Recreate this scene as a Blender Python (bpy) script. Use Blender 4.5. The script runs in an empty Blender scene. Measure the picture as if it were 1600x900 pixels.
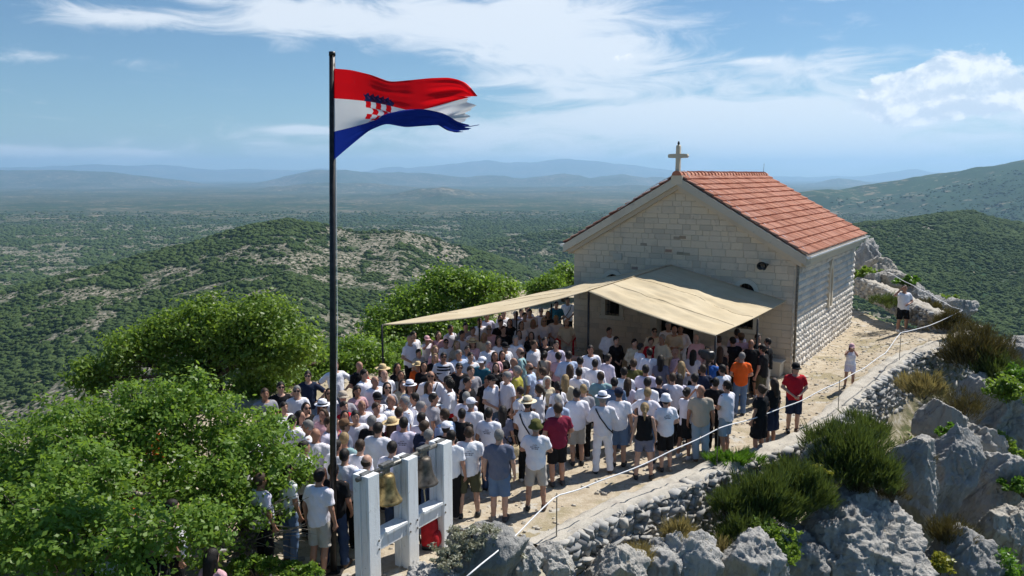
import bpy, math, random
import numpy as np
from mathutils import Vector, Matrix

# ------------------------------------------------------------------ camera, sky, sun, exposure
R = math.radians
SC = bpy.context.scene
COL = SC.collection
F_PX, PITCH, CAM_H = 1283.0, R(7.85), 6.5          # focal length in pixels of a 1600 wide picture
cam_d = bpy.data.cameras.new('camera'); cam = bpy.data.objects.new('camera', cam_d); COL.objects.link(cam)
cam_d.sensor_width = 36.0; cam_d.lens = 36.0 * F_PX / 1600.0
cam_d.clip_start = 0.1; cam_d.clip_end = 120000.0
cam.location = (0, 0, CAM_H); cam.rotation_euler = (R(90) - PITCH, 0, 0)
SC.camera = cam
SUN_EL, SUN_AZ = R(53), R(51)                        # azimuth from +Y towards +X
SC.view_settings.view_transform = 'Standard'; SC.view_settings.look = 'None'
SC.view_settings.exposure = 0.5; SC.view_settings.gamma = 1.0
SC.view_settings.use_curve_mapping = False
SC.cycles.use_denoising = True
SC.cycles.max_bounces = 6; SC.cycles.diffuse_bounces = 4; SC.cycles.volume_bounces = 1
SC.cycles.transparent_max_bounces = 8; SC.cycles.sample_clamp_indirect = 8.0
SC.cycles.use_adaptive_sampling = True; SC.cycles.adaptive_threshold = 0.02


def ray(u, v):
    """world direction of a photograph pixel, scaled so that its forward (Y) share is 1"""
    xc, yc = (u - 800) / F_PX, -(v - 450) / F_PX
    c, s = math.cos(PITCH), math.sin(PITCH)
    y = c + yc * s
    return xc / y, (-s + yc * c) / y


def at_z(u, v, z=0.0):
    a, b = ray(u, v); d = (z - CAM_H) / b
    return Vector((a * d, d, z))


def at_y(u, v, y):
    a, b = ray(u, v)
    return Vector((a * y, y, CAM_H + b * y))


class NT:
    """small helper for node trees"""
    def __init__(s, tree): s.t = tree; s.t.nodes.clear()
    def n(s, typ, **kw):
        nd = s.t.nodes.new(typ); ins = kw.pop('ins', {})
        for k, v in kw.items(): setattr(nd, k, v)
        for k, v in ins.items(): s.put(nd.inputs[k], v)
        return nd
    def put(s, sock, v):
        if isinstance(v, bpy.types.NodeSocket): s.t.links.new(v, sock)
        elif isinstance(v, bpy.types.Node): s.t.links.new(v.outputs[0], sock)
        else: sock.default_value = v
    def m(s, op, a, b=None, c=None, clamp=False):
        nd = s.n('ShaderNodeMath', operation=op, use_clamp=clamp)
        for i, v in enumerate((a, b, c)):
            if v is not None: s.put(nd.inputs[i], v)
        return nd.outputs[0]
    def mix(s, fac, a, b, blend='MIX'):
        nd = s.n('ShaderNodeMix', data_type='RGBA', blend_type=blend)
        s.put(nd.inputs[0], fac); s.put(nd.inputs[6], a); s.put(nd.inputs[7], b)
        return nd.outputs[2]
    def ramp(s, fac, pts, interp='LINEAR'):
        nd = s.n('ShaderNodeValToRGB'); nd.color_ramp.interpolation = interp
        e = nd.color_ramp.elements
        while len(e) < len(pts): e.new(0.5)
        for k, (p, c) in enumerate(pts):
            e[k].position = p; e[k].color = (*c, 1) if len(c) == 3 else c
        s.put(nd.inputs[0], fac); return nd.outputs[0]
    def noise(s, vec, scale, detail=4, rough=0.55, dist=0.0, dim='3D'):
        nd = s.n('ShaderNodeTexNoise', noise_dimensions=dim, ins={'Scale': scale, 'Detail': detail, 'Roughness': rough, 'Distortion': dist})
        if vec is not None: s.put(nd.inputs['Vector'], vec)
        return nd.outputs['Fac']
    def sstep(s, x, lo, hi):
        nd = s.n('ShaderNodeMapRange', interpolation_type='SMOOTHSTEP')
        s.put(nd.inputs[0], x); nd.inputs[1].default_value = lo; nd.inputs[2].default_value = hi
        return nd.outputs[0]


world = bpy.data.worlds.new('World'); SC.world = world; world.use_nodes = True
w = NT(world.node_tree)
sky = w.n('ShaderNodeTexSky', sky_type='NISHITA', sun_disc=False, sun_elevation=SUN_EL, sun_rotation=SUN_AZ,
          altitude=400.0, air_density=1.0, dust_density=0.2, ozone_density=2.0)
tc = w.n('ShaderNodeTexCoord'); sx = w.n('ShaderNodeSeparateXYZ', ins={0: tc.outputs['Generated']})
az = w.m('ARCTAN2', sx.outputs[0], sx.outputs[1]); el = w.m('ARCSINE', sx.outputs[2])


def cloud_noise(ka, ke, scale, detail, dist, off=0.0, rough=0.6, da=0.0, de=0.0):
    cv = w.n('ShaderNodeCombineXYZ'); w.put(cv.inputs[0], w.m('MULTIPLY', w.m('ADD', az, da), ka)); w.put(cv.inputs[1], w.m('MULTIPLY', w.m('ADD', el, de), ke)); cv.inputs[2].default_value = off
    return w.noise(cv.outputs[0], scale, detail, rough, dist)


def cloud_mask(feats):
    tot = None
    for (u, v, su, sv, a) in feats:                  # clouds where they stand in the sky: bearing and height above the horizon
        ax, ez = ray(u, v); a0 = math.atan(ax); e0 = math.atan(ez * math.cos(a0)); sa, se = su / F_PX, sv / F_PX
        q = w.m('ADD', w.m('POWER', w.m('DIVIDE', w.m('SUBTRACT', az, a0), sa), 2), w.m('POWER', w.m('DIVIDE', w.m('SUBTRACT', el, e0), se), 2))
        g = w.m('MULTIPLY', w.m('EXPONENT', w.m('MULTIPLY', q, -1)), a)
        tot = g if tot is None else w.m('ADD', tot, g)
    return tot


cirrus_n = cloud_noise(9, 34, 1.0, 10, 1.0, 3.1, 0.64)
cirrus_f = cloud_mask([(620, 25, 330, 46, .40), (820, 62, 140, 44, .32), (210, 28, 140, 14, .34), (450, 22, 130, 30, .22), (960, 90, 120, 18, .36), (905, 128, 190, 16, .34), (700, 205, 170, 20, .22), (1060, 190, 330, 34, .30),
                       (1270, 105, 130, 20, .26), (1420, 170, 240, 60, .22), (90, 90, 160, 10, .22), (1180, 95, 40, 6, .3), (915, 149, 50, 6, .3), (60, 238, 90, 9, .32), (480, 203, 60, 7, .38), (215, 238, 30, 5, .26), (800, 240, 1400, 26, .24), (1180, 40, 200, 20, .1), (1250, 195, 420, 60, .20), (1000, 160, 200, 50, .12), (900, 30, 140, 60, .2)])
cir = w.sstep(w.m('ADD', cirrus_n, cirrus_f), 0.60, 1.0)
cum_n = cloud_noise(26, 36, 1.0, 10, 0.25, 9.0, 0.60)
cum_f = cloud_mask([(1512, 108, 52, 32, .62), (1450, 128, 64, 20, .56), (1405, 152, 48, 24, .44), (1580, 150, 60, 24, .46), (1430, 182, 70, 18, .44), (1510, 158, 80, 20, .40), (1340, 165, 60, 14, .22), (980, 88, 50, 8, .30), (1190, 95, 26, 5, .34)])
cum = w.sstep(w.m('ADD', cum_n, cum_f), 0.74, 0.90)
shade_n = w.m('SUBTRACT', cum_n, cloud_noise(26, 36, 1.0, 5, 0.25, 9.0, 0.60, .006, .010))
cum_col = w.mix(w.sstep(shade_n, -0.10, 0.14), (6.4, 7.2, 8.3, 1), (10.5, 10.5, 10.5, 1))
clear = w.mix(1.0, sky.outputs[0], (0.56, 0.72, 0.82, 1), 'MULTIPLY')
skyc = w.mix(w.m('MULTIPLY', cir, 0.82), clear, (8.6, 9.0, 9.5, 1))
skyc = w.mix(w.m('MULTIPLY', cum, 0.85), skyc, cum_col)
bg = w.n('ShaderNodeBackground', ins={'Color': skyc, 'Strength': 0.080})
w.n('ShaderNodeOutputWorld', ins={'Surface': bg.outputs[0]})

sun_d = bpy.data.lights.new('sun', 'SUN'); sun_d.energy = 4.7; sun_d.angle = R(0.53); sun_d.color = (1.0, 0.955, 0.88)
sun = bpy.data.objects.new('sun', sun_d); COL.objects.link(sun)
SUN_DIR = Vector((math.sin(SUN_AZ) * math.cos(SUN_EL), math.cos(SUN_AZ) * math.cos(SUN_EL), math.sin(SUN_EL)))
sun.rotation_euler = SUN_DIR.to_track_quat('Z', 'Y').to_euler(); sun.location = (20, 20, 40)

# ------------------------------------------------------------------ helpers
RNG = np.random.default_rng(7); rnd = random.Random(11)


def mesh(name, v, f, mat=None, smooth=False):
    me = bpy.data.meshes.new(name)
    v = np.asarray(v, dtype=np.float32)
    if isinstance(f, np.ndarray):
        k = f.shape[1]; me.vertices.add(len(v)); me.vertices.foreach_set('co', v.ravel())
        me.loops.add(f.size); me.loops.foreach_set('vertex_index', f.ravel().astype(np.int32))
        me.polygons.add(len(f)); me.polygons.foreach_set('loop_start', np.arange(0, f.size, k, dtype=np.int32))
        me.update(calc_edges=True); me.validate()
    else:
        me.from_pydata([tuple(map(float, p)) for p in v], [], f); me.update()
    if mat: me.materials.append(mat)
    if smooth: me.polygons.foreach_set('use_smooth', np.ones(len(me.polygons), bool)); me.update()
    return me


def link(name, data, parent=None, loc=(0, 0, 0), rot=(0, 0, 0), scale=(1, 1, 1)):
    o = bpy.data.objects.new(name, data); COL.objects.link(o); o.parent = parent
    o.location = loc; o.rotation_euler = rot; o.scale = scale if hasattr(scale, '__len__') else (scale,) * 3
    return o


def tag(o, label=None, cat=None, group=None, kind=None):
    for k, v in (('label', label), ('category', cat), ('group', group), ('kind', kind)):
        if v: o[k] = v
    return o


class MB:
    """collects shapes into one mesh"""
    def __init__(s): s.v = []; s.f = []
    def add(s, v, f):
        b = len(s.v); s.v += [tuple(p) for p in v]; s.f += [tuple(i + b for i in q) for q in f]; return s
    def box(s, x0, x1, y0, y1, z0, z1, M=None):
        v = [Vector((x, y, z)) for z in (z0, z1) for y in (y0, y1) for x in (x0, x1)]
        if M: v = [M @ p for p in v]
        return s.add(v, [(0, 2, 3, 1), (4, 5, 7, 6), (0, 1, 5, 4), (1, 3, 7, 5), (3, 2, 6, 7), (2, 0, 4, 6)])
    def tube(s, pts, rad, n=8, cap=True):
        pts = [Vector(p) for p in pts]; rad = rad if hasattr(rad, '__len__') else [rad] * len(pts)
        rows = []; prev = None
        for i, p in enumerate(pts):
            d = (pts[min(i + 1, len(pts) - 1)] - pts[max(i - 1, 0)]).normalized()
            a = prev - d * prev.dot(d) if prev is not None else d.cross(Vector((0.31, 0.2, 0.93)))
            if a.length < 1e-4: a = d.cross(Vector((1, 0, 0)))
            a.normalize(); prev = a; b = d.cross(a)
            rows.append([p + (a * math.cos(t) + b * math.sin(t)) * rad[i] for t in [2 * math.pi * k / n for k in range(n)]])
        v = [p for r in rows for p in r]
        f = [(i * n + k, i * n + (k + 1) % n, (i + 1) * n + (k + 1) % n, (i + 1) * n + k) for i in range(len(rows) - 1) for k in range(n)]
        if cap: f += [tuple(range(n))[::-1], tuple(range((len(rows) - 1) * n, len(rows) * n))]
        return s.add(v, f)
    def lathe(s, prof, n=20, c=(0, 0, 0), sx=1, sy=1, M=None):
        v = [Vector((c[0] + r * sx * math.cos(2 * math.pi * k / n), c[1] + r * sy * math.sin(2 * math.pi * k / n), c[2] + z)) for r, z in prof for k in range(n)]
        if M: v = [M @ p for p in v]
        f = [(i * n + k, i * n + (k + 1) % n, (i + 1) * n + (k + 1) % n, (i + 1) * n + k) for i in range(len(prof) - 1) for k in range(n)]
        return s.add(v, f)
    def prism(s, poly, y0, y1):
        """polygon in x,z extruded along y"""
        n = len(poly); v = [(x, y0, z) for x, z in poly] + [(x, y1, z) for x, z in poly]
        return s.add(v, [tuple(range(n)), tuple(range(n, 2 * n))[::-1]] + [(k, k + n, (k + 1) % n + n, (k + 1) % n) for k in range(n)])
    def mesh(s, name, mat, smooth=False):
        return mesh(name, s.v, s.f, mat, smooth)
    def obj(s, name, mat, parent=None, smooth=False, loc=(0, 0, 0), rot=(0, 0, 0)):
        return link(name, s.mesh(name, mat, smooth), parent, loc, rot)


def _hash(ix, iy, iz, seed):
    h = (ix.astype(np.int64) * 374761393 + iy.astype(np.int64) * 668265263 + iz.astype(np.int64) * 1274126177 + seed * 974634) & 0xffffffff
    h = ((h ^ (h >> 13)) * 1274126177) & 0xffffffff
    return ((h ^ (h >> 16)) & 0xffff) / 65535.0


def vnoise(x, y, z=None, seed=0):
    x = np.asarray(x, float); y = np.asarray(y, float); z = np.zeros_like(x) if z is None else np.asarray(z, float)
    ix, iy, iz = np.floor(x).astype(np.int64), np.floor(y).astype(np.int64), np.floor(z).astype(np.int64)
    fx, fy, fz = x - ix, y - iy, z - iz
    fx, fy, fz = (t * t * t * (t * (t * 6 - 15) + 10) for t in (fx, fy, fz))
    r = 0
    for a in (0, 1):
        for b in (0, 1):
            for c in (0, 1):
                r = r + _hash(ix + a, iy + b, iz + c, seed) * (fx if a else 1 - fx) * (fy if b else 1 - fy) * (fz if c else 1 - fz)
    return r * 2 - 1


def fbm(x, y, z=None, oct=4, seed=0, ridged=False, gain=0.5):
    s, a, t = 0, 1.0, 0
    for k in range(oct):
        f = 2.03 ** k
        q = vnoise(np.asarray(x) * f + 13.7 * k, np.asarray(y) * f + 7.1 * k, None if z is None else np.asarray(z) * f, seed + k)
        s = s + a * ((1 - np.abs(q)) * 2 - 1 if ridged else q); t += a; a *= gain
    return s / t


# ------------------------------------------------------------------ materials
def material(name):
    m = bpy.data.materials.new(name); m.use_nodes = True
    return m, NT(m.node_tree)


def finish(t, col, rough=0.8, bump=None, bstr=0.3, bdist=0.02, metal=0.0, spec=0.3, trans=None):
    b = t.n('ShaderNodeBsdfPrincipled', ins={'Base Color': col, 'Roughness': rough, 'Metallic': metal, 'Specular IOR Level': spec})
    if bump is not None:
        bp = t.n('ShaderNodeBump', ins={'Strength': bstr, 'Distance': bdist, 'Height': bump}); t.put(b.inputs['Normal'], bp.outputs[0])
    out = b.outputs[0]
    if trans:
        tr = t.n('ShaderNodeBsdfTranslucent', ins={'Color': trans[1]})
        mx = t.n('ShaderNodeMixShader', ins={0: trans[0], 1: b.outputs[0], 2: tr.outputs[0]}); out = mx.outputs[0]
    t.n('ShaderNodeOutputMaterial', ins={'Surface': out})


def obj_pos(t):
    return t.n('ShaderNodeTexCoord').outputs['Object']


def plain(name, col, rough=0.7, var=0.12, scale=6.0, metal=0.0, bstr=0.15, spec=0.3, bdist=0.01):
    m, t = material(name); p = obj_pos(t)
    n = t.noise(p, scale, 5); c2 = tuple(max(0, x * (1 - 2.2 * var)) for x in col); c3 = tuple(min(1, x * (1 + var)) for x in col)
    c = t.ramp(n, [(0.3, c2), (0.7, c3)]); finish(t, c, rough, t.noise(p, scale * 5, 3), bstr, bdist, metal, spec)
    return m


def own_colour(name, rough, var, scale, bscale, bstr, bdist=0.01, spec=0.25, trans=0.0):
    """colour taken from the object, so alike meshes can be shared"""
    m, t = material(name); p = obj_pos(t); oi = t.n('ShaderNodeObjectInfo')
    n = t.noise(p, scale, 4); c = t.mix(1.0, oi.outputs['Color'], t.ramp(n, [(0.25, (1 - var,) * 3), (0.75, (1.0, 1.0, 1.0))]), 'MULTIPLY')
    nz = t.n('ShaderNodeMapping', ins={'Vector': p, 'Scale': (1.6, 1.6, 0.7)})
    finish(t, c, rough, t.noise(nz.outputs[0], bscale, 3), bstr, bdist, 0, spec, (trans, c) if trans else None)
    return m


def stone_mat(name, base, dark, warm, scale=1.0, bstr=0.6, bdist=0.03, karst=False):
    m, t = material(name); p = obj_pos(t); oi = t.n('ShaderNodeObjectInfo')
    off = t.n('ShaderNodeVectorMath', operation='ADD', ins={0: p, 1: t.n('ShaderNodeVectorMath', operation='SCALE', ins={0: oi.outputs['Location'], 'Scale': 0.73}).outputs[0]}).outputs[0]
    n1 = t.noise(off, 1.1 * scale, 6, 0.6); n2 = t.noise(off, 7 * scale, 6, 0.65); n3 = t.noise(off, 26 * scale, 4, 0.6)
    c = t.ramp(n1, [(0.3, dark), (0.48, base), (0.62, base), (0.8, warm)])
    c = t.mix(t.m('MULTIPLY', t.sstep(n2, 0.58, 0.72), 0.45), c, (*[x * 0.42 for x in dark], 1))
    rr = t.m('FRACT', t.m('ADD', oi.outputs['Random'], t.n('ShaderNodeNewGeometry').outputs['Random Per Island']))
    c = t.mix(t.m('MULTIPLY', t.sstep(rr, .6, 1.0), 0.7), c, (*[x * .92 for x in dark], 1)); c = t.mix(t.m('MULTIPLY', t.sstep(t.m('SUBTRACT', .4, rr), 0, .4), 0.6), c, (*warm, 1))
    h = t.m('ADD', t.m('MULTIPLY', n2, 0.7), t.m('MULTIPLY', n3, 0.4))
    if karst:                                            # cracks, rain grooves and lichen
        mp = t.n('ShaderNodeMapping', ins={'Vector': off, 'Scale': (2.2, 2.2, .8), 'Rotation': (.3, .25, .4)}).outputs[0]
        vo = t.n('ShaderNodeTexVoronoi', feature='DISTANCE_TO_EDGE', ins={'Vector': t.mix(.45, mp, t.n('ShaderNodeTexNoise', ins={'Vector': mp, 'Scale': 3.0}).outputs['Color']), 'Scale': 1.6})
        ck = t.sstep(vo.outputs['Distance'], 0.0, 0.035)
        gr = t.noise(t.n('ShaderNodeMapping', ins={'Vector': off, 'Scale': (9, 9, 1.1)}).outputs[0], 1.4, 5, .6)
        c = t.mix(t.m('MULTIPLY', t.m('MULTIPLY', t.m('SUBTRACT', 1.0, ck), t.sstep(n1, .45, .6)), .5), c, (.13, .125, .11, 1))
        c = t.mix(t.m('MULTIPLY', t.sstep(gr, .55, .72), .40), c, (.22, .22, .215, 1))
        c = t.mix(t.m('MULTIPLY', t.sstep(t.noise(off, 3.3, 6, .7), .60, .68), .5), c, (.42, .33, .18, 1))
        h = t.m('ADD', t.m('ADD', h, t.m('MULTIPLY', ck, .18)), t.m('MULTIPLY', gr, .8))
    finish(t, c, 0.92, h, bstr, bdist, 0, 0.15)
    return m


def leaf_mat(name, lo, hi, trans=0.45):
    m, t = material(name); p = obj_pos(t); g = t.n('ShaderNodeNewGeometry')
    n = t.noise(p, 1.3, 3); r = g.outputs['Random Per Island']
    c = t.mix(t.m('ADD', t.m('MULTIPLY', n, 0.6), t.m('MULTIPLY', r, 0.45), clamp=True), (*lo, 1), (*hi, 1))
    b = t.n('ShaderNodeBsdfPrincipled', ins={'Base Color': c, 'Roughness': 0.45, 'Specular IOR Level': 0.35})
    c2 = t.mix(0.5, c, (hi[0] * 1.3, hi[1] * 1.25, hi[2] * 0.6, 1))
    tr = t.n('ShaderNodeBsdfTranslucent', ins={'Color': c2})
    mx = t.n('ShaderNodeMixShader', ins={0: trans, 1: b.outputs[0], 2: tr.outputs[0]}); t.n('ShaderNodeOutputMaterial', ins={'Surface': mx.outputs[0]})
    return m


def streaked(name, col):
    m, t = material(name); p = obj_pos(t)
    st = t.noise(t.n('ShaderNodeMapping', ins={'Vector': p, 'Scale': (14, 14, 1.3)}).outputs[0], 1, 5, .65); n = t.noise(p, 7, 6, .7)
    c = t.mix(t.m('MULTIPLY', t.sstep(st, .52, .70), .45), (*col, 1), (.42, .40, .36, 1)); c = t.mix(t.m('MULTIPLY', t.sstep(n, .62, .70), .6), c, (.40, .37, .33, 1))
    finish(t, c, .65, t.noise(p, 30, 5, .7), .5, .012, 0, .25); return m


MAT = {
    'cloth': own_colour('cloth', 0.85, 0.14, 5, 11, 0.9, 0.02, 0.15),
    'skin': own_colour('skin', 0.55, 0.14, 9, 30, 0.1, 0.004, 0.35),
    'hair': own_colour('hair', 0.6, 0.45, 30, 60, 0.6, 0.01, 0.3),
    'leather': own_colour('leather', 0.5, 0.2, 10, 30, 0.2, 0.005, 0.4),
    'straw': plain('straw', (0.62, 0.50, 0.30), 0.85, 0.25, 60, 0, 0.5),
    'dark_metal': plain('dark_metal', (0.035, 0.032, 0.032), 0.45, 0.3, 8, 0.4, 0.1, 0.5),
    'black_plastic': plain('black_plastic', (0.015, 0.015, 0.017), 0.4, 0.2, 10, 0, 0.05, 0.5),
    'white_paint': streaked('white_paint', (0.78, 0.80, 0.81)),
    'brass': plain('brass', (0.33, 0.245, 0.11), 0.5, 0.4, 8, 0.85, 0.2, 0.5),
    'bronze': plain('bronze', (0.14, 0.12, 0.10), 0.5, 0.35, 8, 0.7, 0.2, 0.5),
    'steel': plain('steel', (0.22, 0.21, 0.19), 0.5, 0.3, 14, 0.6, 0.25, 0.5),
    'red_fabric': plain('red_fabric', (0.45, 0.012, 0.02), 0.8, 0.2, 10, 0, 0.4),
    'rope': plain('rope', (0.80, 0.80, 0.82), 0.8, 0.08, 60, 0, 0.4),
    'bark': plain('bark', (0.13, 0.10, 0.075), 0.9, 0.35, 9, 0, 0.8, 0.1, 0.03),
    'grey_bark': plain('grey_bark', (0.30, 0.27, 0.23), 0.9, 0.3, 9, 0, 0.8, 0.1, 0.03),
    'ashlar': stone_mat('ashlar', (0.63, 0.535, 0.42), (0.50, 0.43, 0.345), (0.66, 0.54, 0.39), 0.9, 0.55, 0.012),
    'rough_stone': stone_mat('rough_stone', (0.66, 0.62, 0.56), (0.52, 0.49, 0.45), (0.72, 0.65, 0.55), 1.2, 0.7, 0.02),
    'mortar': plain('mortar', (0.56, 0.50, 0.42), 0.95, 0.15, 7, 0, 0.6),
    'trim_stone': stone_mat('trim_stone', (0.60, 0.55, 0.46), (0.46, 0.42, 0.36), (0.64, 0.55, 0.42), 0.7, 0.3, 0.008),
    'rock': stone_mat('rock', (0.42, 0.41, 0.39), (0.25, 0.25, 0.245), (0.47, 0.42, 0.34), 1.5, 1.0, 0.06, True),
    'wall_stone': stone_mat('wall_stone', (0.37, 0.365, 0.35), (0.20, 0.20, 0.205), (0.46, 0.42, 0.36), 2.2, 0.5, 0.012),
    'coping': stone_mat('coping', (0.47, 0.435, 0.375), (0.33, 0.30, 0.26), (0.50, 0.43, 0.33), 2.0, 0.9, 0.03),
    'dark_inside': plain('dark_inside', (0.02, 0.018, 0.016), 0.9),
    'oak_leaf': leaf_mat('oak_leaf', (0.055, 0.135, 0.022), (0.235, 0.365, 0.058), .5),
    'olive_leaf': leaf_mat('olive_leaf', (0.055, 0.125, 0.02), (0.22, 0.33, 0.05), .5),
    'broom_leaf': leaf_mat('broom_leaf', (0.03, 0.065, 0.016), (0.11, 0.15, 0.04), 0.35),
    'brown_leaf': leaf_mat('brown_leaf', (0.045, 0.045, 0.018), (0.12, 0.10, 0.04), 0.25),
    'bright_leaf': leaf_mat('bright_leaf', (0.05, 0.14, 0.018), (0.13, 0.26, 0.03)),
    'yellow_leaf': leaf_mat('yellow_leaf', (0.15, 0.18, 0.03), (0.34, 0.34, 0.05)),
    'grey_leaf': leaf_mat('grey_leaf', (0.20, 0.21, 0.15), (0.40, 0.40, 0.32), 0.25),
    'dry_grass': leaf_mat('dry_grass', (0.17, 0.14, 0.06), (0.34, 0.28, 0.13), 0.3),
}
HAZE_DENSITY = 7.0e-5
#PART2
# ------------------------------------------------------------------ the hilltop
YAW = R(32.4); CH_R = Vector((9.15, 26.27, 0)); CH_W, CH_D, CH_E, CH_A = 8.1, 10.5, 3.78, 6.46
EX = Vector((math.cos(YAW), -math.sin(YAW), 0)); EY = Vector((math.sin(YAW), math.cos(YAW), 0))
CH_L = CH_R - EX * CH_W


def sm(x, a, b):
    t = np.clip((np.asarray(x, float) - a) / (b - a), 0, 1); return t * t * (3 - 2 * t)


def path_z(x, y):
    """height of the trodden ground on top"""
    x = np.asarray(x, float); y = np.asarray(y, float)
    dp = (x - CH_R.x) * math.cos(YAW) - (y - CH_R.y) * math.sin(YAW)
    rise = 0.72 * sm(dp, 0.4, 4.2) * sm(y, 18.5, 26.5)
    return rise + 0.02 * vnoise(x * 1.3, y * 1.3, seed=3) + 0.012 * vnoise(x * 4, y * 4, seed=4)


WALL_PX = [(856, 862, .10), (882, 845, .12), (932, 818, .12), (995, 788, .13), (1057, 764, .14), (1120, 737, .15), (1200, 712, .16), (1271, 684, .2), (1300, 660, .27), (1327, 637, .35), (1357, 607, .48),
           (1390, 580, .6), (1427, 556, .72), (1473, 541, .82), (1508, 531, .88), (1522, 519, .93)]
WALL = [at_z(*p) for p in WALL_PX]
BACKWALL = [WALL[-1], at_z(1500, 508, 1.0), at_z(1473, 500, 1.15), at_z(1427, 478, 1.3), at_z(1383, 455, 1.35), at_z(1340, 438, 1.4)]
POLY = [p.xy for p in WALL] + [p.xy for p in BACKWALL[1:]] + [Vector(q) for q in ((17, 52), (2, 50), (-2.5, 39), (-4.5, 31.5), (-7.5, 26.5), (-10.5, 23.5), (-13, 18), (-12, 11.5), (-7, 10.0), (-2.6, 10.9), (0.1, 12.3))]
N_WALL = len(WALL) + len(BACKWALL) - 2


def poly_dist(x, y):
    """signed distance to the edge of the top (negative on it) and how far along the edge"""
    x = np.asarray(x, float); y = np.asarray(y, float)
    best = np.full(x.shape, 1e18); who = np.zeros(x.shape, int); ins = np.zeros(x.shape, bool)
    n = len(POLY)
    for i in range(n):
        a, b = POLY[i], POLY[(i + 1) % n]; ex, ey = b.x - a.x, b.y - a.y
        t = np.clip(((x - a.x) * ex + (y - a.y) * ey) / (ex * ex + ey * ey), 0, 1)
        d = (x - a.x - t * ex) ** 2 + (y - a.y - t * ey) ** 2
        m = d < best; best = np.where(m, d, best); who = np.where(m, i, who)
        cr = ((a.y > y) != (b.y > y)) & (x < (b.x - a.x) * (y - a.y) / (b.y - a.y + 1e-12) + a.x); ins ^= cr
    d = np.sqrt(best)
    return np.where(ins, -d, d), who


def top_z(x, y):
    x = np.asarray(x, float); y = np.asarray(y, float)
    d, who = poly_dist(x, y); cliff = who < N_WALL
    dd = np.maximum(d, 0)
    slope = -150 * (1 - np.exp(-dd / 240.0))
    rough = fbm(x * .35, y * .35, oct=4, seed=20) * np.minimum(dd, 3) * .3
    steep = -1.10 * sm(d, 0.0, 0.30) - 5.5 * (1 - np.exp(-np.maximum(d - 1.0, 0) / 4.0))
    gentle = -0.9 * (1 - np.exp(-dd / 4.0)) + 0
    z = path_z(x, y) * np.exp(-dd / 6.0) + slope + rough + np.where(cliff, steep, gentle)
    return z


def gz(x, y):
    return float(top_z(np.array([x]), np.array([y]))[0])


m, t = material('trodden_ground')
p = obj_pos(t)
mask = t.n('ShaderNodeAttribute', attribute_name='trodden').outputs['Fac']
n1 = t.noise(p, 0.55, 6, 0.6); n2 = t.noise(p, 3.2, 6, 0.65); n3 = t.noise(p, 22, 4, 0.6); n4 = t.noise(p, 70, 2)
earth = t.ramp(n2, [(0.3, (0.31, 0.25, 0.175)), (0.5, (0.42, 0.355, 0.265)), (0.72, (0.50, 0.445, 0.355))])
earth = t.mix(t.sstep(n1, .52, .62), earth, (0.30, 0.255, 0.165, 1)); earth = t.mix(t.m('MULTIPLY', t.sstep(t.noise(p, 1.4, 5, .65), .56, .64), .8), earth, (0.46, 0.44, 0.40, 1))
earth = t.mix(t.m('MULTIPLY', t.sstep(n3, 0.6, 0.7), 0.6), earth, (0.58, 0.54, 0.46, 1))
wild = t.ramp(n2, [(0.32, (0.05, 0.075, 0.028)), (0.46, (0.10, 0.105, 0.045)), (0.56, (0.26, 0.235, 0.16)), (0.7, (0.44, 0.42, 0.37))])
wild = t.mix(t.m('MULTIPLY', t.sstep(n3, 0.55, 0.65), 0.5), wild, (0.05, 0.06, 0.03, 1))
c = t.mix(mask, wild, earth)
h = t.m('ADD', t.m('MULTIPLY', n2, 1.0), t.m('ADD', t.m('MULTIPLY', n3, 0.35), t.m('MULTIPLY', n4, 0.12)))
finish(t, c, 0.95, h, 0.7, 0.06, 0, 0.1); MAT['ground'] = m

gx = np.arange(-48, 56.01, 0.26); gy = np.arange(1, 96.01, 0.26)
X, Y = np.meshgrid(gx, gy); Z = top_z(X, Y); D, WHO = poly_dist(X, Y)
edge = np.minimum(np.minimum(X - gx[0], gx[-1] - X), np.minimum(Y - gy[0], gy[-1] - Y))
Z = Z + 0.10 - 3.5 * (1 - sm(edge, 0, 4)); Z = np.where(D < 0, Z - 0.10, Z - 0.10 * np.exp(-np.maximum(D, 0)))
nx, ny = len(gx), len(gy)
idx = np.arange(nx * ny).reshape(ny, nx)
quads = np.stack([idx[:-1, :-1], idx[:-1, 1:], idx[1:, 1:], idx[1:, :-1]], -1).reshape(-1, 4)
me = mesh('ground', np.stack([X, Y, Z], -1).reshape(-1, 3), quads, MAT['ground'], True)
at = me.attributes.new('trodden', 'FLOAT', 'POINT'); at.data.foreach_set('value', (1 - sm(D + 0.5 * fbm(X * .6, Y * .6, seed=31), -0.5, 0.6)).astype(np.float32).ravel())
tag(link('ground', me), 'dusty trodden earth on top of the rocky hill', None, None, 'structure')

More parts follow.
